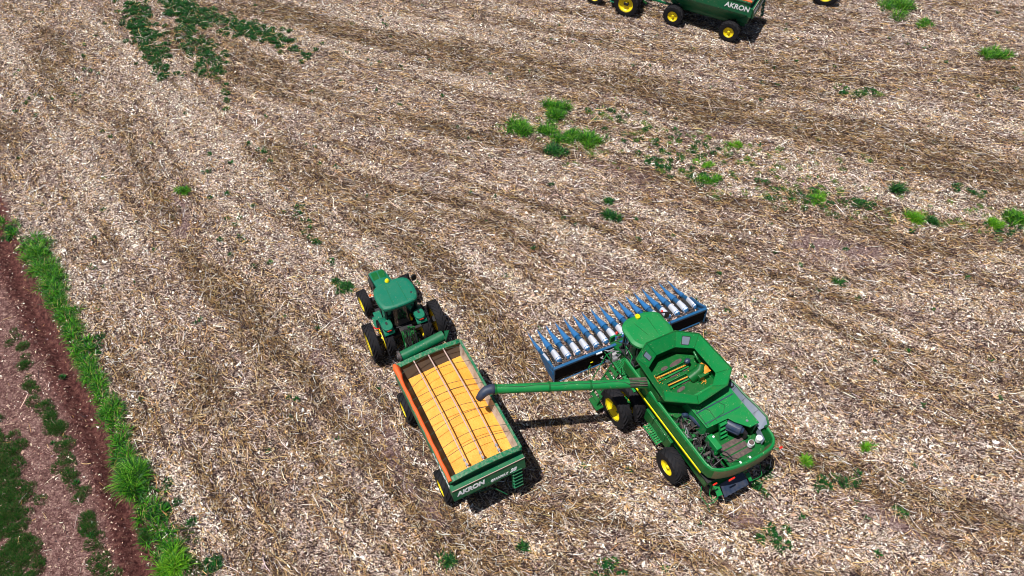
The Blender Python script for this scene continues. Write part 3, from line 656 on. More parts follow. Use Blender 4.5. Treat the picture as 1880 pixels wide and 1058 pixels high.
    t.loft([[(*I[i], 3.70) for i in range(n)], [(*W[i], 3.66) for i in range(n)], [(*W[i], 3.3) for i in range(n)], [(*B[i], 2.78) for i in range(n)]], close=True)
    t.add([(*p, 2.98) for p in B], [tuple(range(n))]); hp = t.build('grain_tank', M['dgreen'], H, solid=.02, smooth=False)  # tank walls and floor use the darkened green to stand for inside shade
    t = MB(); t.prism([(.1, 1.38), (.3, 1.3), (.3, -1.35), (.1, -1.45), (-2.3, -1.45), (-2.45, 1.1), (-2.1, 1.36)], 1.8, 2.9)
    t.build('tank_base', M['dgreen'], H, bevel=.02)
    q = MB()
    for (x, y, a, l, w_) in ((-.20, -.42, 8, .70, .20), (-.20, .20, 4, .36, .16), (-.66, -.62, 5, .40, .15), (-.66, -.05, 5, .62, .18), (-1.18, -.25, 6, .55, .16), (-1.42, .18, 8, .45, .16), (-.90, .1, 4, .9, .10)):
        pl = smoothpoly([(-w_/2, -l/2), (w_/2, -l/2), (w_/2, l/2), (-w_/2, l/2)], 2); q.prism(pl, 0, .012, Matrix.Translation((x, y, 3.0)) @ Matrix.Rotation(R(a), 4, 'Z'))
    q.build('tank_floor_mat', M['mats'], hp)
    for x, y0, y1 in ((-.50, .84, -.78), (-1.04, .60, -.86)):
        q = MB(); q.tube([(x, y0, 3.10), (x-.05, y1, 3.10)], .032, 8); q.build('cross_auger', M['corn'], hp)
        q = MB(); q.box(x-.19, x-.12, y1, y0, 3.0, 3.12); q.box(x+.10, x+.13, y1, y0, 3.0, 3.16); q.build('auger_cover', M['green'], hp, bevel=.01)
        q = MB()
        for k in range(14): q.lathe([(.10, -.006), (.10, .006)], 12, Matrix.Translation((x, y0+(y1-y0)*(k+.5)/14-.0, 3.09)))
        q.build('auger_flight', M['dgreen'], hp, solid=.004)
    q = MB(); q.tube([(-1.15, -.5, 3.0), (-1.15, -.78, 3.18), (-1.12, -1.0, 3.36), (-.98, -1.10, 3.5)], [.28, .26, .22, .18], 14); q.tube([(-.35, -1.15, 3.62), (-.75, -1.12, 3.5)], .06, 10)
    q.box(-1.5, -.95, -1.22, -.72, 3.0, 3.36); q.build('fill_auger', M['dgreen'], hp, bevel=.03)
    q = MB(); q.lathe([(.001, .14), (.08, .12), (.13, .03), (.13, -.03), (.08, -.12), (.001, -.14)], 14, Matrix.Translation((-.52, -.74, 3.36))); q.bar((-.52, -.74, 3.3), (-.52, -.74, 3.0), .04); q.build('level_sensor', M['filt'], hp)
    q = MB(); g = 12; vs = [(-1.15+.27*(i/g*2-1), -1.14+.17*(j/g*2-1)+.1*(i/g-.5), 3.36+.17*max(0, 1-(i/g*2-1)**2-.5*(j/g*2-1)**2)+rnd.uniform(0, .012)) for i in range(g+1) for j in range(g+1)]
    q.add(vs, [(i*(g+1)+j, i*(g+1)+j+1, (i+1)*(g+1)+j+1, (i+1)*(g+1)+j) for i in range(g) for j in range(g)]); 
    for k in range(180):
        cx, cy = ((-.48+rnd.gauss(0, .09), .82+rnd.gauss(0, .11)), (-.62+rnd.gauss(0, .1), 1.0+rnd.gauss(0, .07)), (-1.55+rnd.gauss(0, .08), -.95+rnd.gauss(0, .07)), (rnd.uniform(-1.3, -.4), rnd.uniform(-.8, .8)))[(k % 9 > 3)+(k % 9 > 6)+(k % 9 > 7)]
        q.box(-.016, .016, -.012, .012, -.01, .014, Matrix.Translation((cx, cy, 3.03)) @ Matrix.Rotation(rnd.uniform(0, 3), 4, 'Z'))
    gr = q.build('grain_remnant', M['corn'], None); gr.location = H.location; gr.rotation_euler = H.rotation_euler
    tag(gr, 'leftover yellow corn kernels on the augers inside the harvester tank', 'corn grain', kind='stuff')
    # --- cab
    r_ = smoothpoly([(2.15, 1.08), (2.42, .62), (2.38, .12), (2.40, -.34), (2.10, -.94), (1.6, -.93), (1.12, -1.0), (.72, -.85), (.66, .8), (1.12, 1.12), (1.5, 1.10)], 2)
    c = MB(); c.prism(r_, 3.66, 3.80); cx0, cy0 = 1.5, .05
    c.loft([[(x, y, 3.80) for x, y in r_], [(cx0+(x-cx0)*.86, cy0+(y-cy0)*.86, 3.86) for x, y in r_]], close=True); c.add([(cx0+(x-cx0)*.86, cy0+(y-cy0)*.86, 3.86) for x, y in r_], [tuple(range(len(r_)))])
    roof = c.build('cab_roof', M['green'], H, bevel=.02)
    q = MB(); q.tube([(2.0, .45, 3.875), (1.2, .25, 3.875)], .008, 4); q.tube([(2.05, -.25, 3.875), (1.1, -.2, 3.875)], .008, 4); q.lathe([(.03, 0), (.001, .03)], 8, Matrix.Translation((1.2, .8, 3.86)) @ Matrix.Rotation(R(90), 4, 'X')); q.build('roof_seam', M['dgreen'], roof)
    MB().prism(smoothpoly([(2.1, .9), (2.25, 0), (2.1, -.85), (.95, -.8), (.95, .85)], 2), 2.05, 3.66).build('cab_glass', M['glass'], H)
    q = MB()
    for x, y in ((1.0, .82), (1.0, -.78), (2.05, .82), (2.05, -.78)): q.bar((x, y, 2.0), (x, y, 3.7), .09)
    q.box(.9, 2.2, -.85, .9, 1.95, 2.1); q.build('cab_frame', M['black'], H, bevel=.01)
    q = MB(); q.prism(smoothpoly([(2.36, .22), (2.36, .02), (2.12, .02), (2.12, .22)], 1), 3.84, 3.98); q.build('gps_dome', M['ylamp'], roof, bevel=.02)
    for sg, a, bb in ((1, (1.95, 1.12, 3.55), (2.18, 1.42, 3.3)), (-1, (2.15, -.98, 3.6), (2.05, -1.5, 3.45))):
        q = MB(); q.tube([a, bb], .035, 6); q.box(bb[0]-.04, bb[0]+.04, bb[1]-.12, bb[1]+.12, bb[2]-.4, bb[2]); arm = q.build('mirror_arm', M['green'] if sg > 0 else M['black'], H)
        q = MB(); q.lathe([(.001, .07), (.05, .05), (.06, -.05), (.001, -.06)], 10, Matrix.Translation(((a[0]+bb[0])/2+.05, (a[1]+bb[1])/2+.02, 3.56)) @ Matrix.Rotation(R(90), 4, 'X')); q.build('marker_lamp', M['red'], arm)
        q = MB(); p0 = Vector((1.15, sg*1.05, 3.6)); q.tube([p0, p0+Vector((.75, sg*.42, -.28))], .02, 6); q.build('lamp_bracket', M['black'], H)
    # --- feeder house
    f = MB(); f.prism([(0, -.75), (0, .75), (1.75, .72), (1.75, -.72)], -.32, .32, Matrix.Translation((1.35, 0, 1.45)) @ Matrix.Rotation(R(22), 4, 'Y')); f.build('feeder_house', M['dgreen'], H, bevel=.03)
    f = MB()
    for k in range(16):
        p = Vector((rnd.uniform(1.9, 2.7), rnd.uniform(.85, 1.6), rnd.uniform(.8, 1.5))); f.tube([p, p+Vector((rnd.uniform(-.3, .3), rnd.uniform(-.3, .3), rnd.uniform(-.3, .3))), p+Vector((rnd.uniform(-.6, .2), rnd.uniform(-.5, .1), rnd.uniform(-.1, .5)))], .025, 6)
    f.lathe([(.001, .15), (.22, .12), (.24, -.1), (.001, -.12)], 16, Matrix.Translation((2.3, 1.05, 1.3))); f.lathe([(.001, .15), (.14, .12), (.14, -.1), (.001, -.12)], 16, Matrix.Translation((2.0, 1.2, 1.5))); f.build('hydraulic_coupling', M['steel'], H)
    # --- operator platform, ladder, rails
    p = MB()
    for i in range(9): p.bar((.78, .95+i*.075, 1.96), (1.62, .88+i*.075, 1.96), .03, .03)
    for i in range(9): p.bar((.80+i*.1, .92, 1.93), (.84+i*.1, 1.55, 1.93), .025, .03)
    p.box(.72, .76, .9, 1.65, 1.88, 1.98); p.box(.75, 1.65, 1.55, 1.6, 1.85, 1.98); p.box(-.15, .72, 1.5, 1.62, 1.75, 2.0); p.build('platform', M['green'], H)
    l = MB(); a, bq = Vector((1.35, 1.62, 1.85)), Vector((1.0, 2.9, .6))
    for dx in (-.28, .28): l.bar(a+Vector((dx, 0, 0)), bq+Vector((dx, 0, 0)), .05, .14)
    for i in range(6):
        c2 = a.lerp(bq, (i+.5)/6); l.box(c2.x-.28, c2.x+.28, c2.y-.09, c2.y+.09, c2.z-.02, c2.z+.02)
    l.box(.5, 1.2, 2.65, 3.05, .42, .5); l.build('ladder', M['dgreen'], H, bevel=.006)
    h = MB()
    h.tube([(1.72, 1.62, 1.9), (1.75, 1.7, 2.75), (1.7, 2.0, 2.85), (1.55, 2.7, 1.6), (1.5, 2.75, 1.0)], .022, 6); h.tube([(.85, 1.62, 1.9), (.85, 1.75, 2.75), (.8, 2.05, 2.8), (.7, 2.85, 1.5), (.65, 2.9, .9)], .022, 6)
    h.tube([(1.95, 1.5, 1.7), (2.05, 1.85, 2.5), (1.6, 1.85, 2.55), (1.55, 1.6, 1.9)], .022, 6); h.tube([(2.0, 1.7, 2.1), (1.58, 1.72, 2.15)], .02, 6)
    h.tube([(2.2, 2.35, .9), (2.2, 2.45, 1.6), (2.1, 2.6, 1.65), (2.05, 2.6, .9)], .02, 6); h.tube([(1.6, .95, 2.0), (1.65, 1.0, 2.9), (1.0, 1.1, 2.95), (.8, 1.35, 2.9), (.78, 1.5, 2.0)], .02, 6)
    h.build('handrail', M['green'], H)
    # --- unloading auger
    A0, A1 = Vector((-.62, 1.72, 3.55)), Vector((1.78, 7.72, 4.22)); d = (A1-A0).normalized()
    a = MB(); a.tube([A0, A0+d*.9, A1], .20, 24); a.tube([Vector((-.62, 1.3, 2.6)), Vector((-.65, 1.42, 3.1)), A0+Vector((0, -.12, -.05)), A0+d*.25], [.27, .27, .26, .22], 18)
    au = a.build('unloading_auger', M['green'], H)
    for u in (.36, .635, .985):
        c2 = A0.lerp(A1, u); MB().tube([c2-d*.035, c2+d*.035], .24, 24).build('auger_collar', M['dgreen'], au)
    c2 = MB(); side = d.cross(Vector((0, 0, 1))).normalized(); hp_ = []
    for i in range(28):
        u = .03+.94*i/27; hp_.append(A0.lerp(A1, u)+Vector((0, 0, .21))-side*(.02+.03*math.sin(i*.9)+(.1 if u < .12 else 0)))
    c2.tube(hp_, .012, 6); c2.build('auger_hose', M['wire'], au)
    s = MB()
    for k in range(7):
        a_ = -1.0+k*.3; o_ = Vector((0, 0, 1))*math.cos(a_)*.235+side*math.sin(a_)*.235; s.bar(A0+o_-d*.15, A0+o_+d*.62, .035, .015)
    s.build('auger_base_ribs', M['mats'], au)
    s = MB(); c0 = A1; s.tube([c0-d*.12, c0+d*.10, c0+d*.30+Vector((-.04, 0, -.03)), c0+d*.52+Vector((-.14, 0, -.14)), c0+d*.74+Vector((-.27, 0, -.36))], [.215, .215, .20, .18, .14], 18, cap=False)
    s.build('auger_spout', M['rubber'], au, solid=.02)
    # --- engine deck, service bay
    dpoly = [(-2.1, .62), (-2.0, -1.5), (-4.42, -1.52), (-4.42, -1.05), (-3.9, -.62), (-3.66, -.5), (-3.62, .56)]
    dk = MB(); dk.prism(dpoly, 3.40, 3.46); dk.prism([(-2.1, .60), (-2.0, -1.48), (-3.6, -1.5), (-3.58, .52)], 2.5, 3.399); deck = dk.build('engine_deck', M['green'], H, bevel=.012)
    MB().box(-4.40, -3.60, -1.50, -1.36, 2.5, 3.4).build('deck_support', M['dgreen'], H)
    s = MB(); s.bar((-2.86, .56, 3.468), (-2.82, -1.42, 3.468), .05, .014); s.bar((-3.42, .54, 3.468), (-3.46, -1.30, 3.468), .035, .014); s.build('deck_seal', M['filt'], deck)
    s = MB(); s.tube([(-2.55, .25, 3.48), (-3.0, -.02, 3.50), (-3.55, .0, 3.48)], .009, 5); s.tube([(-2.6, -.45, 3.48), (-3.1, -.75, 3.49), (-3.35, -.5, 3.48), (-3.5, .4, 3.48)], .009, 5); s.tube([(-2.5, .5, 3.5), (-3.6, .5, 3.5)], .012, 5); s.build('deck_cable', M['wire'], deck)
    s = MB(); s.lathe([(.001, .02), (.05, .018), (.06, 0)], 14, Matrix.Translation((-4.12, -1.12, 3.47)) @ Matrix.Rotation(R(90), 4, 'X')); s.build('filler_cap', M['steel'], deck)
    fl = MB(); fl.box(-5.3, -3.62, -1.55, .32, 2.40, 2.46); bay = fl.build('service_floor', M['dgreen'], H); MB().box(-5.2, -1.4, .3, 1.36, 1.95, 2.0).build('engine_bay_floor', M['black'], H)  # bay floor coloured black to stand for the shade deep in the bay
    for i in range(3): MB().box(-4.22-i*.29-.24, -4.22-i*.29, -.98, .22, 2.462, 2.478).build('floor_mat', M['mats'], bay, bevel=.01)
    s = MB()
    for y in (-.05, -.42): s.bar((-3.68, y, 3.38), (-4.02, y, 2.5), .04, .06)
    for i in range(4):
        c2 = Vector((-3.68, 0, 3.38)).lerp(Vector((-4.02, 0, 2.5)), (i+.4)/4); s.box(c2.x-.07, c2.x+.07, -.42, -.05, c2.z-.02, c2.z+.02)
    s.build('bay_step', M['green'], H)
    s = MB(); s.box(-4.5, -3.78, .34, .62, 2.55, 3.10); s.build('tool_box', M['green'], H, bevel=.03); MB().lathe([(.001, .05), (.045, .03), (.05, 0)], 10, Matrix.Translation((-3.95, .40, 3.12)) @ Matrix.Rotation(R(90), 4, 'X')).build('expansion_cap', M['white'], H)
    T = Matrix.Translation((-3.98, -.72, 3.02)) @ Matrix.Rotation(R(123), 4, 'Z'); s = MB()
    s.lathe([(.001, -.44), (.10, -.43), (.12, -.38), (.265, -.36), (.28, .22), (.265, .26), (.16, .30), (.12, .38), (.001, .39)], 26, T)
    for k in range(12):
        s.box(.262, .296, -.30, .20, -.018, .018, T @ Matrix.Rotation(2*math.pi*k/12, 4, 'Y'))
    f_ = s.build('air_filter', M['filt'], H); MB().tube([T @ Vector((0, -.42, 0)), T @ Vector((0, -.36, 0))], .07, 10).build('filter_clamp', M['steel'], f_)
    MB().tube([T @ Vector((0, .38, 0)), T @ Vector((.0, .5, -.1)), T @ Vector((.0, .52, -.4))], .09, 10).build('intake_pipe', M['black'], f_)
    for x, y, mm in ((-4.82, -.98, 'steel'), (-4.80, -1.42, 'chrome')):
        s = MB(); s.lathe([(.13, -.14), (.135, .10), (.12, .12), (.10, .105), (.001, .10)], 20, Matrix.Translation((x, y, 2.74)) @ Matrix.Rotation(R(90), 4, 'X'))
        cn = s.build('oil_can', M['white'], None); cn.location = H.location; cn.rotation_euler = H.rotation_euler
        tag(cn, 'round white can with a dusty lid, further from the tail corner of the harvester' if mm == 'steel' else 'round silvery can tucked in the right tail corner of the harvester', 'can', 'cans standing in the service bay')
        l2 = MB(); l2.lathe([(.115, .112), (.11, .128), (.001, .13)], 20, Matrix.Translation((x, y, 2.74)) @ Matrix.Rotation(R(90), 4, 'X')); l2.build('lid', M['mats' if mm == 'steel' else 'chrome'], cn)
    # engine: block, heads, hoses, turbo
    e = MB()
    e.mi = 1; e.box(-3.1, -1.9, .62, 1.18, 2.0, 2.62); e.box(-4.6, -3.2, .70, 1.15, 2.0, 2.4); e.mi = 0; e.box(-2.2, -1.55, .9, 1.3, 2.3, 2.85)
    for k in range(46):
        x, y = rnd.uniform(-4.85, -1.7), rnd.uniform(.42, 1.24); a_, b_ = rnd.uniform(.04, .17), rnd.uniform(.03, .12); z_ = rnd.uniform(2.42, 2.86)
        e.mi = (k*7 % 5) > 1; e.box(-a_, a_, -b_, b_, -.35, 0, Matrix.Translation((x, y, z_)) @ Matrix.Rotation(rnd.uniform(0, 3), 4, 'Z'))
    for k in range(14):
        x, y, z_ = rnd.uniform(-4.7, -1.8), rnd.uniform(.5, 1.2), rnd.uniform(2.5, 2.8); e.lathe([(.001, .07), (.08, .06), (.09, -.06), (.001, -.07)], 12, Matrix.Translation((x, y, z_)) @ Matrix.Rotation(rnd.uniform(0, 3), 4, 'X'))
    eng = e.build('engine', [M['dgreen'], M['black']], H, bevel=.008)  # black blocks colour in the shaded gaps of the engine bay
    for k in range(34):
        s = MB(); x, y = rnd.uniform(-4.5, -1.9), rnd.uniform(.42, 1.15); z_ = rnd.uniform(2.7, 2.95); pts = [Vector((x, y, z_))]
        dd = Vector((rnd.uniform(-1, -.2) if k % 3 else rnd.uniform(-.3, .3), rnd.uniform(-.5, .5), 0)).normalized()
        for i in range(5):
            dd = (dd+Vector((rnd.uniform(-.5, .5), rnd.uniform(-.5, .5), 0))).normalized(); q2 = pts[-1]+dd*rnd.uniform(.08, .2); q2.z = rnd.uniform(2.65, 2.98)
            q2.y = min(max(q2.y, .38), 1.24); q2.x = max(q2.x, -4.95); pts.append(q2)
        pts = [Vector(p) for p in smoothpoly([tuple(p) for p in pts], 2, False)]
        s.tube(pts, rnd.choice([.012, .018, .028]), 6); s.build('hose', M[('black', 'steel', 'mats', 'black', 'wire')[k % 5]], eng)
    s = MB(); s.tube([(-2.62, .55, 2.9), (-2.85, .50, 2.95), (-3.22, .42, 2.95), (-3.3, .40, 2.9)], [.09, .15, .15, .09], 16); s.lathe([(.001, .1), (.16, .08), (.16, -.08), (.001, -.1)], 16, Matrix.Translation((-2.5, .72, 2.85)) @ Matrix.Rotation(R(60), 4, 'Z')); s.build('turbocharger', M['filt'], eng)
    s = MB(); s.box(-4.75, -4.3, .62, .70, 2.6, 2.68); s.box(-4.35, -4.25, .68, 1.05, 2.6, 2.68); s.bar((-4.4, .95, 2.65), (-4.95, 1.05, 2.6), .03); s.build('bracket', M['rust'], eng)
    s = MB(); s.tube([(-4.9, 1.15, 2.7), (-4.85, .6, 2.95), (-5.1, .1, 2.95), (-5.15, -.1, 2.7)], .018, 6); s.tube([(-4.6, 1.1, 2.75), (-4.7, .6, 2.9), (-5.0, .3, 2.85)], .015, 6); s.tube([(-4.55, .45, 3.0), (-4.75, .3, 3.0), (-5.0, .15, 2.8)], .03, 6); s.build('bay_hose', M['black'], eng)
    # radiator / screen panel bulging out on the right
    xs = [-2.05, -2.4, -3.0, -3.7, -4.3, -4.62]; yt = [-1.68, -1.80, -1.84, -1.98, -2.06, -1.90]; zt = [3.45, 3.45, 3.40, 3.34, 3.28, 3.24]
    s = MB(); s.loft([[(x, y, z-.02) for x, y, z in zip(xs, yt, zt)], [(x+.05, -1.58, 2.98) for x in xs]])
    scn = s.build('side_screen', M['grey'], H, solid=.02, smooth=False)
    s = MB(); s.tube([(x, y-.01, z+.01) for x, y, z in zip(xs, yt, zt)]+[(-4.62, -1.72, 3.24)], .04, 8); s.loft([[(x, y-.03, z-.0) for x, y, z in zip(xs, yt, zt)], [(x, y+.06, z-.7) for x, y, z in zip(xs, yt, zt)], [(x, -1.82, 2.2) for x in xs]]); s.build('screen_shell', M['dgreen'], scn, solid=.015)
    s = MB()
    for i in (1, 2, 3): s.bar((xs[i]-.2, yt[i]-.02, zt[i]+.01), (xs[i]-.2, -1.67, 3.24), .012, .012)
    s.tube([(-2.2, -1.62, 3.45), (-2.35, -1.8, 3.45), (-2.5, -1.72, 3.4), (-2.45, -1.6, 3.3)], .03, 6); s.build('screen_bar', M['black'], scn)
    MB().plate([(-4.45, -1.64, 2.95), (-5.0, -1.50, 2.95), (-5.02, -1.42, 2.6), (-4.45, -1.6, 2.6)], .01).build('corner_liner', M['grey'], H)
    # tail: rubber curtain, spreader brackets, marker arms
    s = MB(); n_ = 13
    s.loft([[(-5.28-.01*(i % 2), .60-i*.10, 1.30) for i in range(n_)], [(-5.50-.015*(i % 2), .62-i*.104, 1.16) for i in range(n_)], [(-5.78-.02*(i % 2), .66-i*.108, .98) for i in range(n_)]]); s.build('rubber_curtain', M['rubber'], H, solid=.015, smooth=False)
    s = MB(); s.plate([(-5.15, .86, 1.28), (-5.18, .64, 1.3), (-5.66, .68, 1.05), (-5.62, .92, 1.02)], .03); s.plate([(-5.42, -.68, 1.24), (-5.42, -.88, 1.22), (-5.72, -.86, 1.04), (-5.74, -.72, 1.04)], .03); s.box(-5.3, -4.3, -.9, .9, 1.0, 1.25); s.build('spreader_bracket', M['green'], H)
    s = MB(); s.box(-5.2, -3.9, -1.0, 1.0, .55, 1.0); s.build('straw_chopper', M['black'], H, bevel=.05)
    s = MB(); s.tube([(-5.1, .95, 1.3), (-5.35, 1.1, .9), (-5.6, 1.1, .8), (-5.66, .92, 1.0)], .02, 6); s.tube([(-5.0, 1.35, 1.3), (-5.25, 1.5, .95), (-5.62, 1.42, .78), (-5.7, 1.1, .8), (-5.65, .9, 1.0)], .018, 6); s.tube([(-5.6, 1.42, .8), (-5.8, 1.2, .1)], .018, 6)
    s.tube([(-5.74, -.8, 1.05), (-5.75, -1.2, .95), (-5.72, -1.42, .95), (-5.35, -1.5, 1.3)], .018, 6); s.tube([(-5.72, -1.1, .95), (-5.95, -1.35, .7), (-6.05, -1.15, .35)], .015, 6); s.build('guard_rod', M['green'], H)
    s = MB(); s.tube([(-4.95, -1.9, 1.7), (-5.12, -2.3, 1.45), (-5.2, -2.78, 1.32)], .018, 6); am = s.build('marker_arm', M['green'], H); MB().box(-5.24, -5.16, -2.86, -2.7, 1.28, 1.36).build('arm_reflector', M['red'], am)
    # --- corn header
    hd = empty('corn_header_pivot', (0, 0, 0), 0); bpy.data.objects.remove(hd)
    T = Matrix.Translation((-.22, -.18, 0)) @ Matrix.Rotation(R(-3.4), 4, 'Z')
    def tb(mb):
        mb.v = [tuple(T @ Vector(v)) for v in mb.v]; return mb
    Wd = 4.28
    f = MB(); f.box(2.92, 3.06, -Wd, .72, 1.12, 1.26); f.box(2.92, 3.06, .92, Wd, 1.12, 1.26); 
    f.bar((2.75, -Wd+.4, .55), (2.7, Wd-.2, .42), .05)
    hd = tb(f).build('corn_header', M['blue'], H, bevel=.012)
    f = MB(); m_ = 24; ys_ = np.linspace(-Wd+.02, Wd-.02, m_); prof = [(3.06, .95), (3.12, .55), (3.22, .42), (3.36, .42), (3.46, .52), (3.52, .62)]
    f.loft([[(x, y, z) for y in ys_] for x, z in prof]); tb(f).build('trough', M['rust'], hd, solid=.01)
    bw = MB(); bw.box(2.93, 2.985, -Wd+.01, Wd-.01, .3, 1.115); tb(bw).build('back_wall', M['void'], hd)  # wall coloured black in place of the shade below the beam
    f = MB()
    for sg in (1, -1):
        q2 = []; 
        for k in range(130):
            a_ = k*.75; q2.append((3.27+.13*math.cos(a_), sg*(Wd-.15-k*.026), .60+.13*math.sin(a_)))
        f.tube(q2, .018, 5)
    f.tube([(3.27, -Wd+.1, .6), (3.27, Wd-.1, .6)], .06, 10); tb(f).build('header_auger', M['rust'], hd)
    rs = MB()
    for k in range(420):
        l_, w_ = rnd.uniform(.04, .16), rnd.uniform(.01, .035); x_ = rnd.uniform(3.1, 3.62); y_ = rnd.uniform(-4.1, 4.1); rs.mi = k % 3
        rs.box(-l_, l_, -w_, w_, 0, .006, Matrix.Translation((x_, y_, .47+.5*max(0, x_-3.4)+rnd.uniform(0, .16))) @ Matrix.Rotation(rnd.uniform(0, 3), 4, 'Z') @ Matrix.Rotation(rnd.uniform(-.5, .5), 4, 'Y'))
    tag(tb(rs).build('trapped_husks', [M['pole'], M['mats'], M['rust']], hd), kind='stuff')
    for k in range(17):
        y = -4.16+8.32*k/16; edge = k in (0, 16); ws = .62 if edge else 1.0; s = MB()
        def hs(x, w_, z, h, nn=9): return [(3.5+(x-3.5)*1.11, y+w_*math.cos(math.pi*(j/(nn-1))), z+h*math.sin(math.pi*(j/(nn-1)))) for j in range(nn)]
        s.loft([hs(5.86, .012, .06, .015), hs(5.70, .035*ws, .07, .04), hs(5.3, .085*ws, .12, .10), hs(4.9, .135*ws, .22, .15), hs(4.62, .165*ws, .32, .20), hs(4.55, .175*ws, .34, .21), hs(4.54, .12*ws, .30, .15)])
        sn = tb(s).build('snout', M['hood'], hd)
        s = MB(); s.loft([hs(4.56, .115*ws, .33, .17), hs(4.38, .125*ws, .40, .20), hs(4.2, .133*ws, .46, .23)]); tb(s).build('snout_neck', M['blue'], sn)
        s = MB(); s.loft([hs(4.22, .135*ws, .46, .235), hs(3.9, .155*ws, .54, .25), hs(3.66, .16*ws, .58, .24), hs(3.60, .14*ws, .58, .2), hs(3.58, .10*ws, .56, .1)]); tb(s).build('divider_hood', M['chrome'], sn)
        s = MB(); s.loft([hs(3.72, .164*ws, .575, .252), hs(3.60, .15*ws, .58, .21), hs(3.54, .10*ws, .55, .1)]); tb(s).build('hood_end_cap', M['hood'], sn)
    s = MB()
    for k in range(16):
        y = -4.16+8.32*(k+.5)/16
        s.box(3.45, 4.5, y-.20, y-.05, .36, .42); s.box(3.45, 4.5, y+.05, y+.20, .36, .42)
        for j in range(8): s.box(3.6+j*.11, 3.63+j*.11, y-.1, y+.1, .43, .47)
    tb(s).build('row_unit', M['black'], hd)
    for sg in (1, -1):
        s = MB(); y = sg*(Wd+.03); s.plate([(2.9, y, 1.24), (3.6, y, 1.0), (4.2, y, .75), (4.4, y, .4), (3.6, y, .2), (2.85, y, .25)], sg*-.05)
        s.bar((3.05, y, 1.2), (3.62, y-sg*.08, .95), .1, .12); s.bar((2.95, y-sg*.02, .9), (3.35, y-sg*.05, .7), .14, .2)
        tb(s).build('end_shield', M['blue'], hd)
    s = MB(); s.box(2.86, 2.89, 2.2, 2.33, .62, .66); tb(s).build('warning_decal', M['decal'], hd); s = MB(); s.box(2.85, 2.915, 1.75, 2.05, 1.16, 1.24); tb(s).build('label_plate', M['white'], hd)
    return H
harvester()

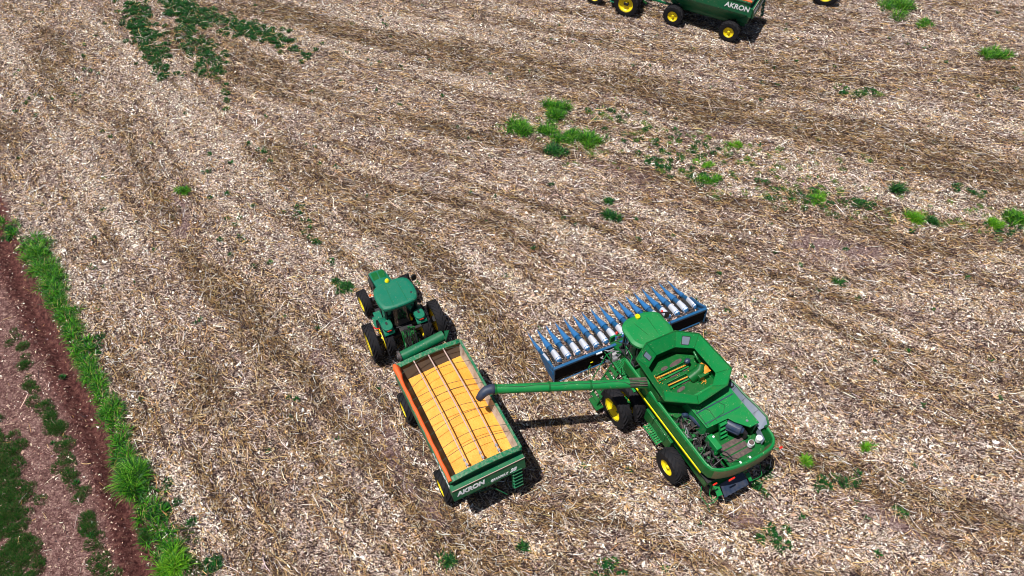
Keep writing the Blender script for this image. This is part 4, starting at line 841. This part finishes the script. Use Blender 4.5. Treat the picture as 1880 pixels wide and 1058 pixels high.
# ================================================================== GRAIN CART
def cart_body():
    K = empty('grain_cart', (-2.47, 15.70, 0), R(117.2))
    tag(K, 'green grain cart full of yellow corn with an orange tarpaulin rolled along its side', 'grain cart', 'grain carts hitched behind tractors')
    xf, xr, yl, yr = 2.82, -3.10, 1.64, -1.58; zt = 3.22
    def rect(x0, x1, y0, y1, z): return [(x0, y0, z), (x1, y0, z), (x1, y1, z), (x0, y1, z)]
    b = MB(); b.loft([rect(xr, xf, yr, yl, zt), rect(xr, xf, yr, yl, 2.32), rect(xr+.25, xf-.3, yr+.1, yl-.1, 2.1), rect(xr+1.1, xf-1.1, yr+.75, yl-.75, 1.25), rect(xr+1.2, xf-1.2, yr+.8, yl-.8, 1.1)], close=True)
    b.box(xr+1.2, xf-1.2, yr+.8, yl-.8, 1.05, 1.1)
    body = b.build('hopper', M['cgreen'], K, solid=.03, smooth=False)
    b = MB(); b.loft([rect(xr+.05, xf-.05, yr+.05, yl-.05, zt-.02), rect(xr+.12, xf-.12, yr+.10, yl-.12, 3.05), rect(xr+.55, xf-.75, yr+.32, yl-.58, 2.42), rect(xr+1.2, xf-1.3, yr+.8, yl-.7, 2.2)], close=True)
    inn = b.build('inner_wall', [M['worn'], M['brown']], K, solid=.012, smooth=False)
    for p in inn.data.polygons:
        if p.center.x > 1.6 or p.center.y > 1.0: p.material_index = 1  # front is brown; on the left the dark brown stands for wall shadow
    # rims; front and rear ones bow upwards in the middle
    rm = MB()
    for y in (yl, yr): rm.bar((xf+.03, y, zt+.03), (xr-.03, y, zt+.03), .11, .10)
    rim = rm.build('side_rim', M['wgreen'], body, bevel=.012)
    for x, nm in ((xf, 'front_rim'), (xr, 'rear_rim')):
        r_ = MB(); N = 12; s_ = 1 if x > 0 else -1
        up = [(x, yl+(yr-yl)*i/N, zt+.03+.13*math.sin(math.pi*i/N)) for i in range(N+1)]
        wv = .11
        r_.loft([[(p[0]+s_*wv, p[1], p[2]-.03) for p in up], [(p[0]+s_*wv, p[1], p[2]+.03) for p in up], [(p[0]-s_*wv, p[1], p[2]+.03) for p in up], [(p[0]-s_*wv, p[1], p[2]-.06) for p in up]])
        r_.loft([[(p[0], p[1], p[2]-.02) for p in up], [(p[0], p[1], zt-.15) for p in up]])
        r_.build(nm, M['wgreen'], body, solid=.015)
    # pale worn ledge round the back and the lettered tail panel
    q = MB(); q.box(xr-.30, xr-.02, yr-.03, yl+.03, 2.82, 2.87); q.plate([(xr-.30, yl+.03, 2.84), (xr-.30, yr-.03, 2.84), (xr-.44, yr-.03, 2.18), (xr-.44, yl+.03, 2.18)], .03); q.box(xr-.27, xr, yl-.02, yl+.02, 2.20, 2.82); q.box(xr-.27, xr, yr-.02, yr+.02, 2.20, 2.82)
    tailp = q.build('tail_panel', M['cgreen'], K, bevel=.006)
    MB().box(xr-.325, xr-.301, yr-.03, yl+.03, 2.84, 2.875).build('worn_edge', M['pole'], tailp)
    up_ = Vector((.14, 0, .66)).normalized(); tx_ = lambda h: xr-.306-.14*(2.84-h)/.66
    text_part('lettering', 'AKRON', .35, (tx_(2.42), yl-.16, 2.42), (0, -1, 0), up_, tailp, M['white'], bold=.016, sx=.98, shear=.15)
    text_part('lettering', 'GRANMAX', .20, (tx_(2.30), .02, 2.30), (0, -1, 0), up_, tailp, M['white'], shear=.4, bold=.006, sx=.8)
    text_part('lettering', '28', .28, (tx_(2.32), -.88, 2.32), (0, -1, 0), up_, tailp, M['white'], shear=.4, bold=.012)
    text_part('lettering', 'AKRON', .50, (-1.38, yl+.022, 2.58), (-1, 0, 0), (0, 0, 1), K, M['white'], bold=.012, shear=.15, sx=1.0)
    # poles over the load
    for y in (.72, .02, -.70):
        p = MB(); N = 16; p.tube([(xf+.02-(xf-xr+.04)*i/N, y, zt+.12+.26*math.sin(math.pi*i/N)) for i in range(N+1)], .030, 8); pl = p.build('tarpaulin_pole', M['pole'], K)
        p = MB(); 
        for u in (.92, .96): p.box(xf-(xf-xr)*u-.05, xf-(xf-xr)*u+.05, y-.05, y+.05, zt+.12, zt+.22)
        p.build('pole_clamp', M['steel'], pl)
    for i in range(8):
        x = 2.25-i*.66+rnd.uniform(-.16, .16); dx = rnd.uniform(-.35, .25); p = MB(); N = 12; bow = rnd.uniform(.05, .22)
        p.tube([(x+dx*(j/N-.5)+bow*math.sin(math.pi*j/N), yl+(yr-yl)*j/N, zt+.05+.26*math.sin(math.pi*j/N)) for j in range(N+1)], .012, 5); p.build('cord', M['wire'], K)
    # orange roll
    N = 30; o_ = MB(); pts = [Vector((xf+.10-(xf-xr+.18)*i/N, yl-.05+.008*math.sin(i*1.3)-.03*(i < 4), zt+.11+.006*math.sin(i*2.1))) for i in range(N+1)]
    o_.tube(pts, [.078+.006*math.sin(i*1.7)+(.05 if 1 <= i <= 3 else 0) for i in range(N+1)], 12); ob = o_.build('rolled_tarpaulin', M['orange'], K)
    fo = MB(); fo.loft([[(xf+.06, yl-.04, zt+.22), (xf-.1, yl-.1, zt+.20), (xf-.4, yl-.12, zt+.17), (xf-.75, yl-.08, zt+.14)], [(xf+.02, yl-.22, zt+.13), (xf-.12, yl-.27, zt+.10), (xf-.45, yl-.22, zt+.08), (xf-.75, yl-.14, zt+.06)]]); fo.build('tarpaulin_flap', M['orange'], ob, solid=.015)
    # chute auger folded across the front
    a = MB(); a.tube([(3.42, 1.08, 2.95), (3.50, -1.05, 3.15)], .25, 22); fa = a.build('folded_auger', M['cgreen'], K)
    a = MB(); a.lathe([(.001, .06), (.26, .05), (.27, -.04), (.001, -.05)], 22, Matrix.Translation((3.42, 1.15, 3.05))); a.lathe([(.14, .04), (.15, -.03)], 16, Matrix.Translation((3.42, 1.22, 3.05))); a.build('auger_pulley', M['rust'], fa)
    a = MB(); a.lathe([(.20, .03), (.24, .03), (.24, -.03), (.20, -.03)], 20, Matrix.Translation((3.22, 1.48, 2.85)), closed=True); a.bar((3.15, 1.3, 2.55), (3.32, 1.1, 3.0), .04); a.build('pulley_guard', M['rust'], fa)
    MB().plate([(3.15, -1.0, 3.2), (3.62, -1.15, 3.30), (3.25, -1.25, 3.75)], .03).build('auger_gusset', M['cgreen'], fa)
    a = MB(); a.tube([(2.3, .9, 1.3), (2.9, 1.0, 2.1), (3.3, 1.0, 2.9)], .22, 16); a.build('lower_auger', M['cgreen'], K)
    # chassis
    c = MB()
    for y in (.5, -.5): c.box(-2.9, 2.6, y-.07, y+.07, .80, 1.05)
    for x in (2.14, -2.14): c.box(x-.12, x+.12, -1.35, 1.35, .68, .88)
    for x in (-2.7, -1.0, .8, 2.4): c.box(x-.05, x+.05, -.5, .5, .82, 1.0)
    for x in (-2.6, -1.6, 1.2, 2.3):
        for y in (.9, -.9): c.bar((x, y*.6, .95), (x, y*1.3, 2.35), .07)
    c.bar((2.6, .45, .85), (4.35, .05, .6), .1, .14); c.bar((2.6, -.45, .85), (4.35, -.05, .6), .1, .14); c.box(4.2, 4.6, -.1, .1, .52, .66)
    c.build('chassis', M['cgreen'], K, bevel=.01)
    # ladder at the back right
    l = MB()
    for y in (-.98, -1.42): l.bar((-3.42, y, 2.35), (-3.62, y, .95), .05, .05)
    for i in range(6):
        z = 2.25-i*.24; x = -3.43-i*.035; l.box(x-.13, x+.02, -1.42, -.98, z-.02, z+.02)
    l.build('ladder', M['cgreen'], K)
    l = MB(); l.tube([(-3.36, 1.2, 1.9), (-3.45, 0, 1.55), (-3.55, -.2, 1.5), (-3.8, -.6, 1.0)], .02, 6); l.tube([(-3.3, -.2, 2.0), (-3.5, -.25, 1.7)], .03, 6); l.build('rear_hose', M['cgreen'], K)
    l = MB(); l.box(-3.1, -2.3, .2, 1.0, 1.3, 1.9); l.box(-3.2, -2.5, -.6, .1, 1.2, 1.8); l.build('gearbox_guard', M['cgreen'], K, bevel=.03)
    for x in (2.14, -2.14):
        for sg in (1, -1): wheel(K, x, sg*1.52, .76, .76, .56, .37, 16, sg, dish=.22)
    return K
near_cart = cart_body()
def corn_load(K, label, depth=2.72):
    nx_, ny_ = 60, 34; q = MB(); vs = []
    for i in range(nx_+1):
        for j in range(ny_+1):
            u, v = i/nx_, j/ny_; x = -2.78+u*5.35; y = -1.40+v*2.60
            e = min(u, 1-u, 1)*2; f = min(v, 1-v)*2
            z = depth+.16*(1-(1-min(1, e*1.6))**2)*1.0*(1-(1-f)**2*.8)+.03*math.sin(x*1.7+y)+.05*math.exp(-((x-.6)**2+(y+.9)**2)/.5)+rnd.uniform(-.006, .006)
            vs.append((x, y, z))
    q.add(vs, [(i*(ny_+1)+j, i*(ny_+1)+j+1, (i+1)*(ny_+1)+j+1, (i+1)*(ny_+1)+j) for i in range(nx_) for j in range(ny_)])
    # skirt
    o = q.build('corn_grain', M['corn'], None, solid=.0); o.location = K.location; o.rotation_euler = K.rotation_euler
    return tag(o, label, 'corn grain', kind='stuff')
load = corn_load(near_cart, 'heap of yellow corn kernels filling the near grain cart')
far_cart = copy_tree(near_cart); far_cart.location = (14.55, 50.0, 0); far_cart.rotation_euler = (0, 0, R(151))
tag(far_cart, 'green grain cart cut by the top edge, with white lettering on its side', 'grain cart', 'grain carts hitched behind tractors')
fl = load.copy(); C.objects.link(fl); fl.location = far_cart.location; fl.rotation_euler = far_cart.rotation_euler; tag(fl, 'yellow corn kernels loaded in the far grain cart at the top edge', 'corn grain', kind='stuff')

# ================================================================== TRACTOR
def tractor():
    Tt = empty('tractor', (-5.24, 21.13, 0), R(115.5))
    tag(Tt, 'green tractor with dual rear wheels in front of the near grain cart', 'tractor', 'tractors pulling grain carts')
    h = MB(); N = 9
    def sec(x, wh, zb, zt_, crown=.08): return [(x, wh*.98, zb)]+[(x, wh*math.cos(math.pi*j/(N-1)), zt_-crown+crown*math.sin(math.pi*j/(N-1))) for j in range(N)]+[(x, -wh*.98, zb)]
    dy = .28
    rings = [sec(1.7, .46, 1.1, 2.08), sec(2.6, .44, 1.1, 2.02), sec(3.3, .41, 1.05, 1.93), sec(3.58, .38, 1.05, 1.82), sec(3.72, .30, 1.1, 1.6)]
    h.loft(rings); h.add(rings[-1], [tuple(range(len(rings[-1])))]); h.v = [(x, y+dy*(x-1)/2.7, z) for x, y, z in h.v]
    hood = h.build('hood', M['tgreen'], Tt)
    for s_ in (-1, 1):
        g = MB(); g.v = []; yc = dy*.85+s_*.185; g.box(2.85, 3.35, yc-.155, yc+.155, 1.955, 1.985); g.build('hood_screen', M['dgreen'], hood, bevel=.01)
    g = MB(); g.box(2.65, 3.5, .66, .70, 1.15, 1.8); g.build('side_grille', M['black'], hood)
    roof = smoothpoly([(1.66, .84), (1.72, -.72), (1.05, -.98), (.15, -.92), (-.02, -.5), (-.02, .55), (.12, .95), (1.05, 1.05)], 2)
    r_ = MB(); cx, cy = .85, .03; r_.prism(roof, 2.86, 2.98); r_.loft([[(x, y, 2.98) for x, y in roof], [(cx+(x-cx)*.96, cy+(y-cy)*.96, 3.04) for x, y in roof], [(cx+(x-cx)*.84, cy+(y-cy)*.84, 3.07) for x, y in roof]], close=True); r_.add([(cx+(x-cx)*.84, cy+(y-cy)*.84, 3.07) for x, y in roof], [tuple(range(len(roof)))])
    rf = r_.build('cab_roof', M['tgreen'], Tt, bevel=.015)
    q = MB(); q.bar((1.5, .32, 3.075), (.1, .36, 3.075), .012, .01); q.bar((1.5, -.28, 3.075), (.1, -.34, 3.075), .012, .01); q.build('roof_groove', M['dgreen'], rf)
    q = MB(); q.lathe([(.001, .05), (.05, .04), (.06, 0)], 12, Matrix.Translation((.5, -.68, 3.05)) @ Matrix.Rotation(R(90), 4, 'X')); q.build('roof_cap', M['black'], rf)
    q = MB(); q.lathe([(.001, .17), (.06, .155), (.10, .10), (.115, .03), (.10, 0)], 18, Matrix.Translation((1.62, .14, 3.07)) @ Matrix.Rotation(R(90), 4, 'X')); q.build('gps_dome', M['ylamp'], rf)
    MB().prism(smoothpoly([(1.55, .76), (1.6, -.72), (.9, -.84), (.06, -.80), (.06, .82), (.9, .88)], 1), 1.15, 2.87).build('cab_glass', M['glass'], Tt)
    q = MB()
    for x, y in ((1.5, .72), (1.52, -.7), (.15, .78), (.15, -.76), (.85, .86), (.85, -.84)): q.bar((x, y, 1.3), (x, y, 2.9), .06)
    q.box(.0, 1.7, -.8, .82, 1.15, 1.4); q.build('cab_frame', M['black'], Tt, bevel=.008)
    for s_ in (1, -1):
        f = MB(); N2 = 9; w0, w1 = (.66, 1.16) if s_ > 0 else (-.48, -.98)
        arc = [(.98*math.cos(a), 1.0+.98*math.sin(a)+.06) for a in np.linspace(R(55), R(125), N2)]
        f.loft([[(x, w0, z) for x, z in arc], [(x, w1, z) for x, z in arc], [(x, w1+s_*.02, z-.08) for x, z in arc]])
        fd = f.build('fender', M['tgreen'], Tt, solid=.03)
        g = MB(); g.prism(smoothpoly([(-.50, w0), (.12, w0), (.12, w1), (-.50, w1)], 2), 2.03, 2.19); g.build('fender_lamp_housing', M['tgreen'], fd, bevel=.03)
        MB().box(-.18, -.02, (w0+w1)/2-.05, (w0+w1)/2+.05, 2.19, 2.21).build('fender_vent', M['black'], fd); MB().box(-.525, -.495, (w0+w1)/2-.1, (w0+w1)/2+.1, 2.06, 2.11).build('tail_lamp', M['red'], fd)
    c = MB(); c.box(-.45, 1.8, -.32, .35, .65, 1.35); c.box(1.6, 3.5, -.2, .5, .6, 1.1); c.box(-.18, .18, -1.9, 1.9, .85, 1.08); c.box(2.62, 2.86, -1.15, 1.4, .55, .78); c.box(3.5, 3.95, -.25, .7, .55, 1.0)
    c.box(.9, 1.7, .6, 1.05, .7, 1.25); c.box(.9, 1.7, -1.0, -.6, .7, 1.25); c.build('chassis', M['black'], Tt, bevel=.02)
    c = MB(); c.box(.95, 1.5, .9, 1.3, .45, .5); c.box(.95, 1.5, .9, 1.3, .85, .9); c.box(.95, 1.5, .85, 1.2, 1.22, 1.27); c.bar((.95, 1.1, .4), (.95, .9, 1.3), .04); c.bar((1.5, 1.1, .4), (1.5, .9, 1.3), .04); c.build('cab_step', M['tgreen'], Tt)
    # three-point hitch clutter behind the cab
    c = MB()
    for y in (.32, -.32): c.bar((-.3, y*.7, .8), (-1.15, y*1.3, .55), .07); c.bar((-.35, y, 1.5), (-1.0, y*1.25, .6), .04)
    c.box(-.75, -.35, -.3, .3, .9, 1.45); c.bar((-.4, 0, 1.5), (-1.1, 0, .9), .06)
    for k in range(18):
        x, y = rnd.uniform(-.85, -.25), rnd.uniform(-.32, .32); c.box(-.05, .05, -.04, .04, 0, .14, Matrix.Translation((x, y, rnd.uniform(1.2, 1.55))) @ Matrix.Rotation(rnd.uniform(0, 3), 4, 'Z'))
    c.build('rear_linkage', M['dgreen'], Tt)
    c = MB()
    for k in range(9):
        y = rnd.uniform(-.25, .25); c.tube([(-.35, y, 1.55), (-.6, y+rnd.uniform(-.1, .1), 1.75), (-.95, y*1.5, 1.4), (-1.3, y, .9)], .018, 6)
    c.build('hydraulic_hose', M['black'], Tt)
    c = MB(); c.tube([(1.62, -.78, 1.4), (1.72, -.95, 2.4), (1.72, -.95, 3.0)], [.06, .06, .05], 10); c.build('exhaust_pipe', M['black'], Tt)
    c = MB(); c.tube([(1.6, -.85, 2.6), (1.85, -1.25, 2.6)], .02, 6); c.box(1.82, 1.88, -1.36, -1.12, 2.2, 2.6); c.build('mirror', M['black'], Tt)
    c = MB(); c.tube([(1.5, .85, 2.5), (1.62, 1.05, 2.5)], .02, 6); c.lathe([(.001, .06), (.06, .05), (.06, -.05), (.001, -.06)], 10, Matrix.Translation((1.64, 1.1, 2.45))); c.build('side_lamp', M['lamp'], Tt)
    c = MB(); c.tube([(.15, 1.0, 1.7), (.1, 1.35, 1.75), (.25, 1.5, 1.75)], .03, 6); c.build('marker_bracket', M['red'], Tt)
    for y, s_ in ((1.76, 1), (1.02, 1), (-1.66, -1), (-.92, -1)): wheel(Tt, 0, y, .97, .97, .46, .57, 22, s_, dish=.45 if abs(y) > 1.3 else .1)
    wheel(Tt, 2.72, 1.28, .70, .70, .44, .38, 18, 1, steer=R(4), dish=.3); wheel(Tt, 2.72, -1.05, .70, .70, .44, .38, 18, -1, steer=R(4), dish=.3)
    return Tt
near_tractor = tractor()
c_, s_ = math.cos(R(151)), math.sin(R(151))
ft = copy_tree(near_tractor); lx, ly = 5.75, .35
ft.location = (14.55+c_*lx-s_*ly, 50.0+s_*lx+c_*ly, 0); ft.rotation_euler = (0, 0, R(153)); tag(ft, 'green tractor at the top edge hitched to the far cart, mostly cut off', 'tractor', 'tractors pulling grain carts')
gx_, gy_ = at(1517, -10, .95); hh = R(160)
ft2 = copy_tree(near_tractor); ft2.location = (gx_+math.sin(hh)*1.95, gy_-math.cos(hh)*1.95, 0); ft2.rotation_euler = (0, 0, hh)
tag(ft2, 'tractor right of the far cart, only the foot of one dark rear tyre in view', 'tractor', 'tractors pulling grain carts')
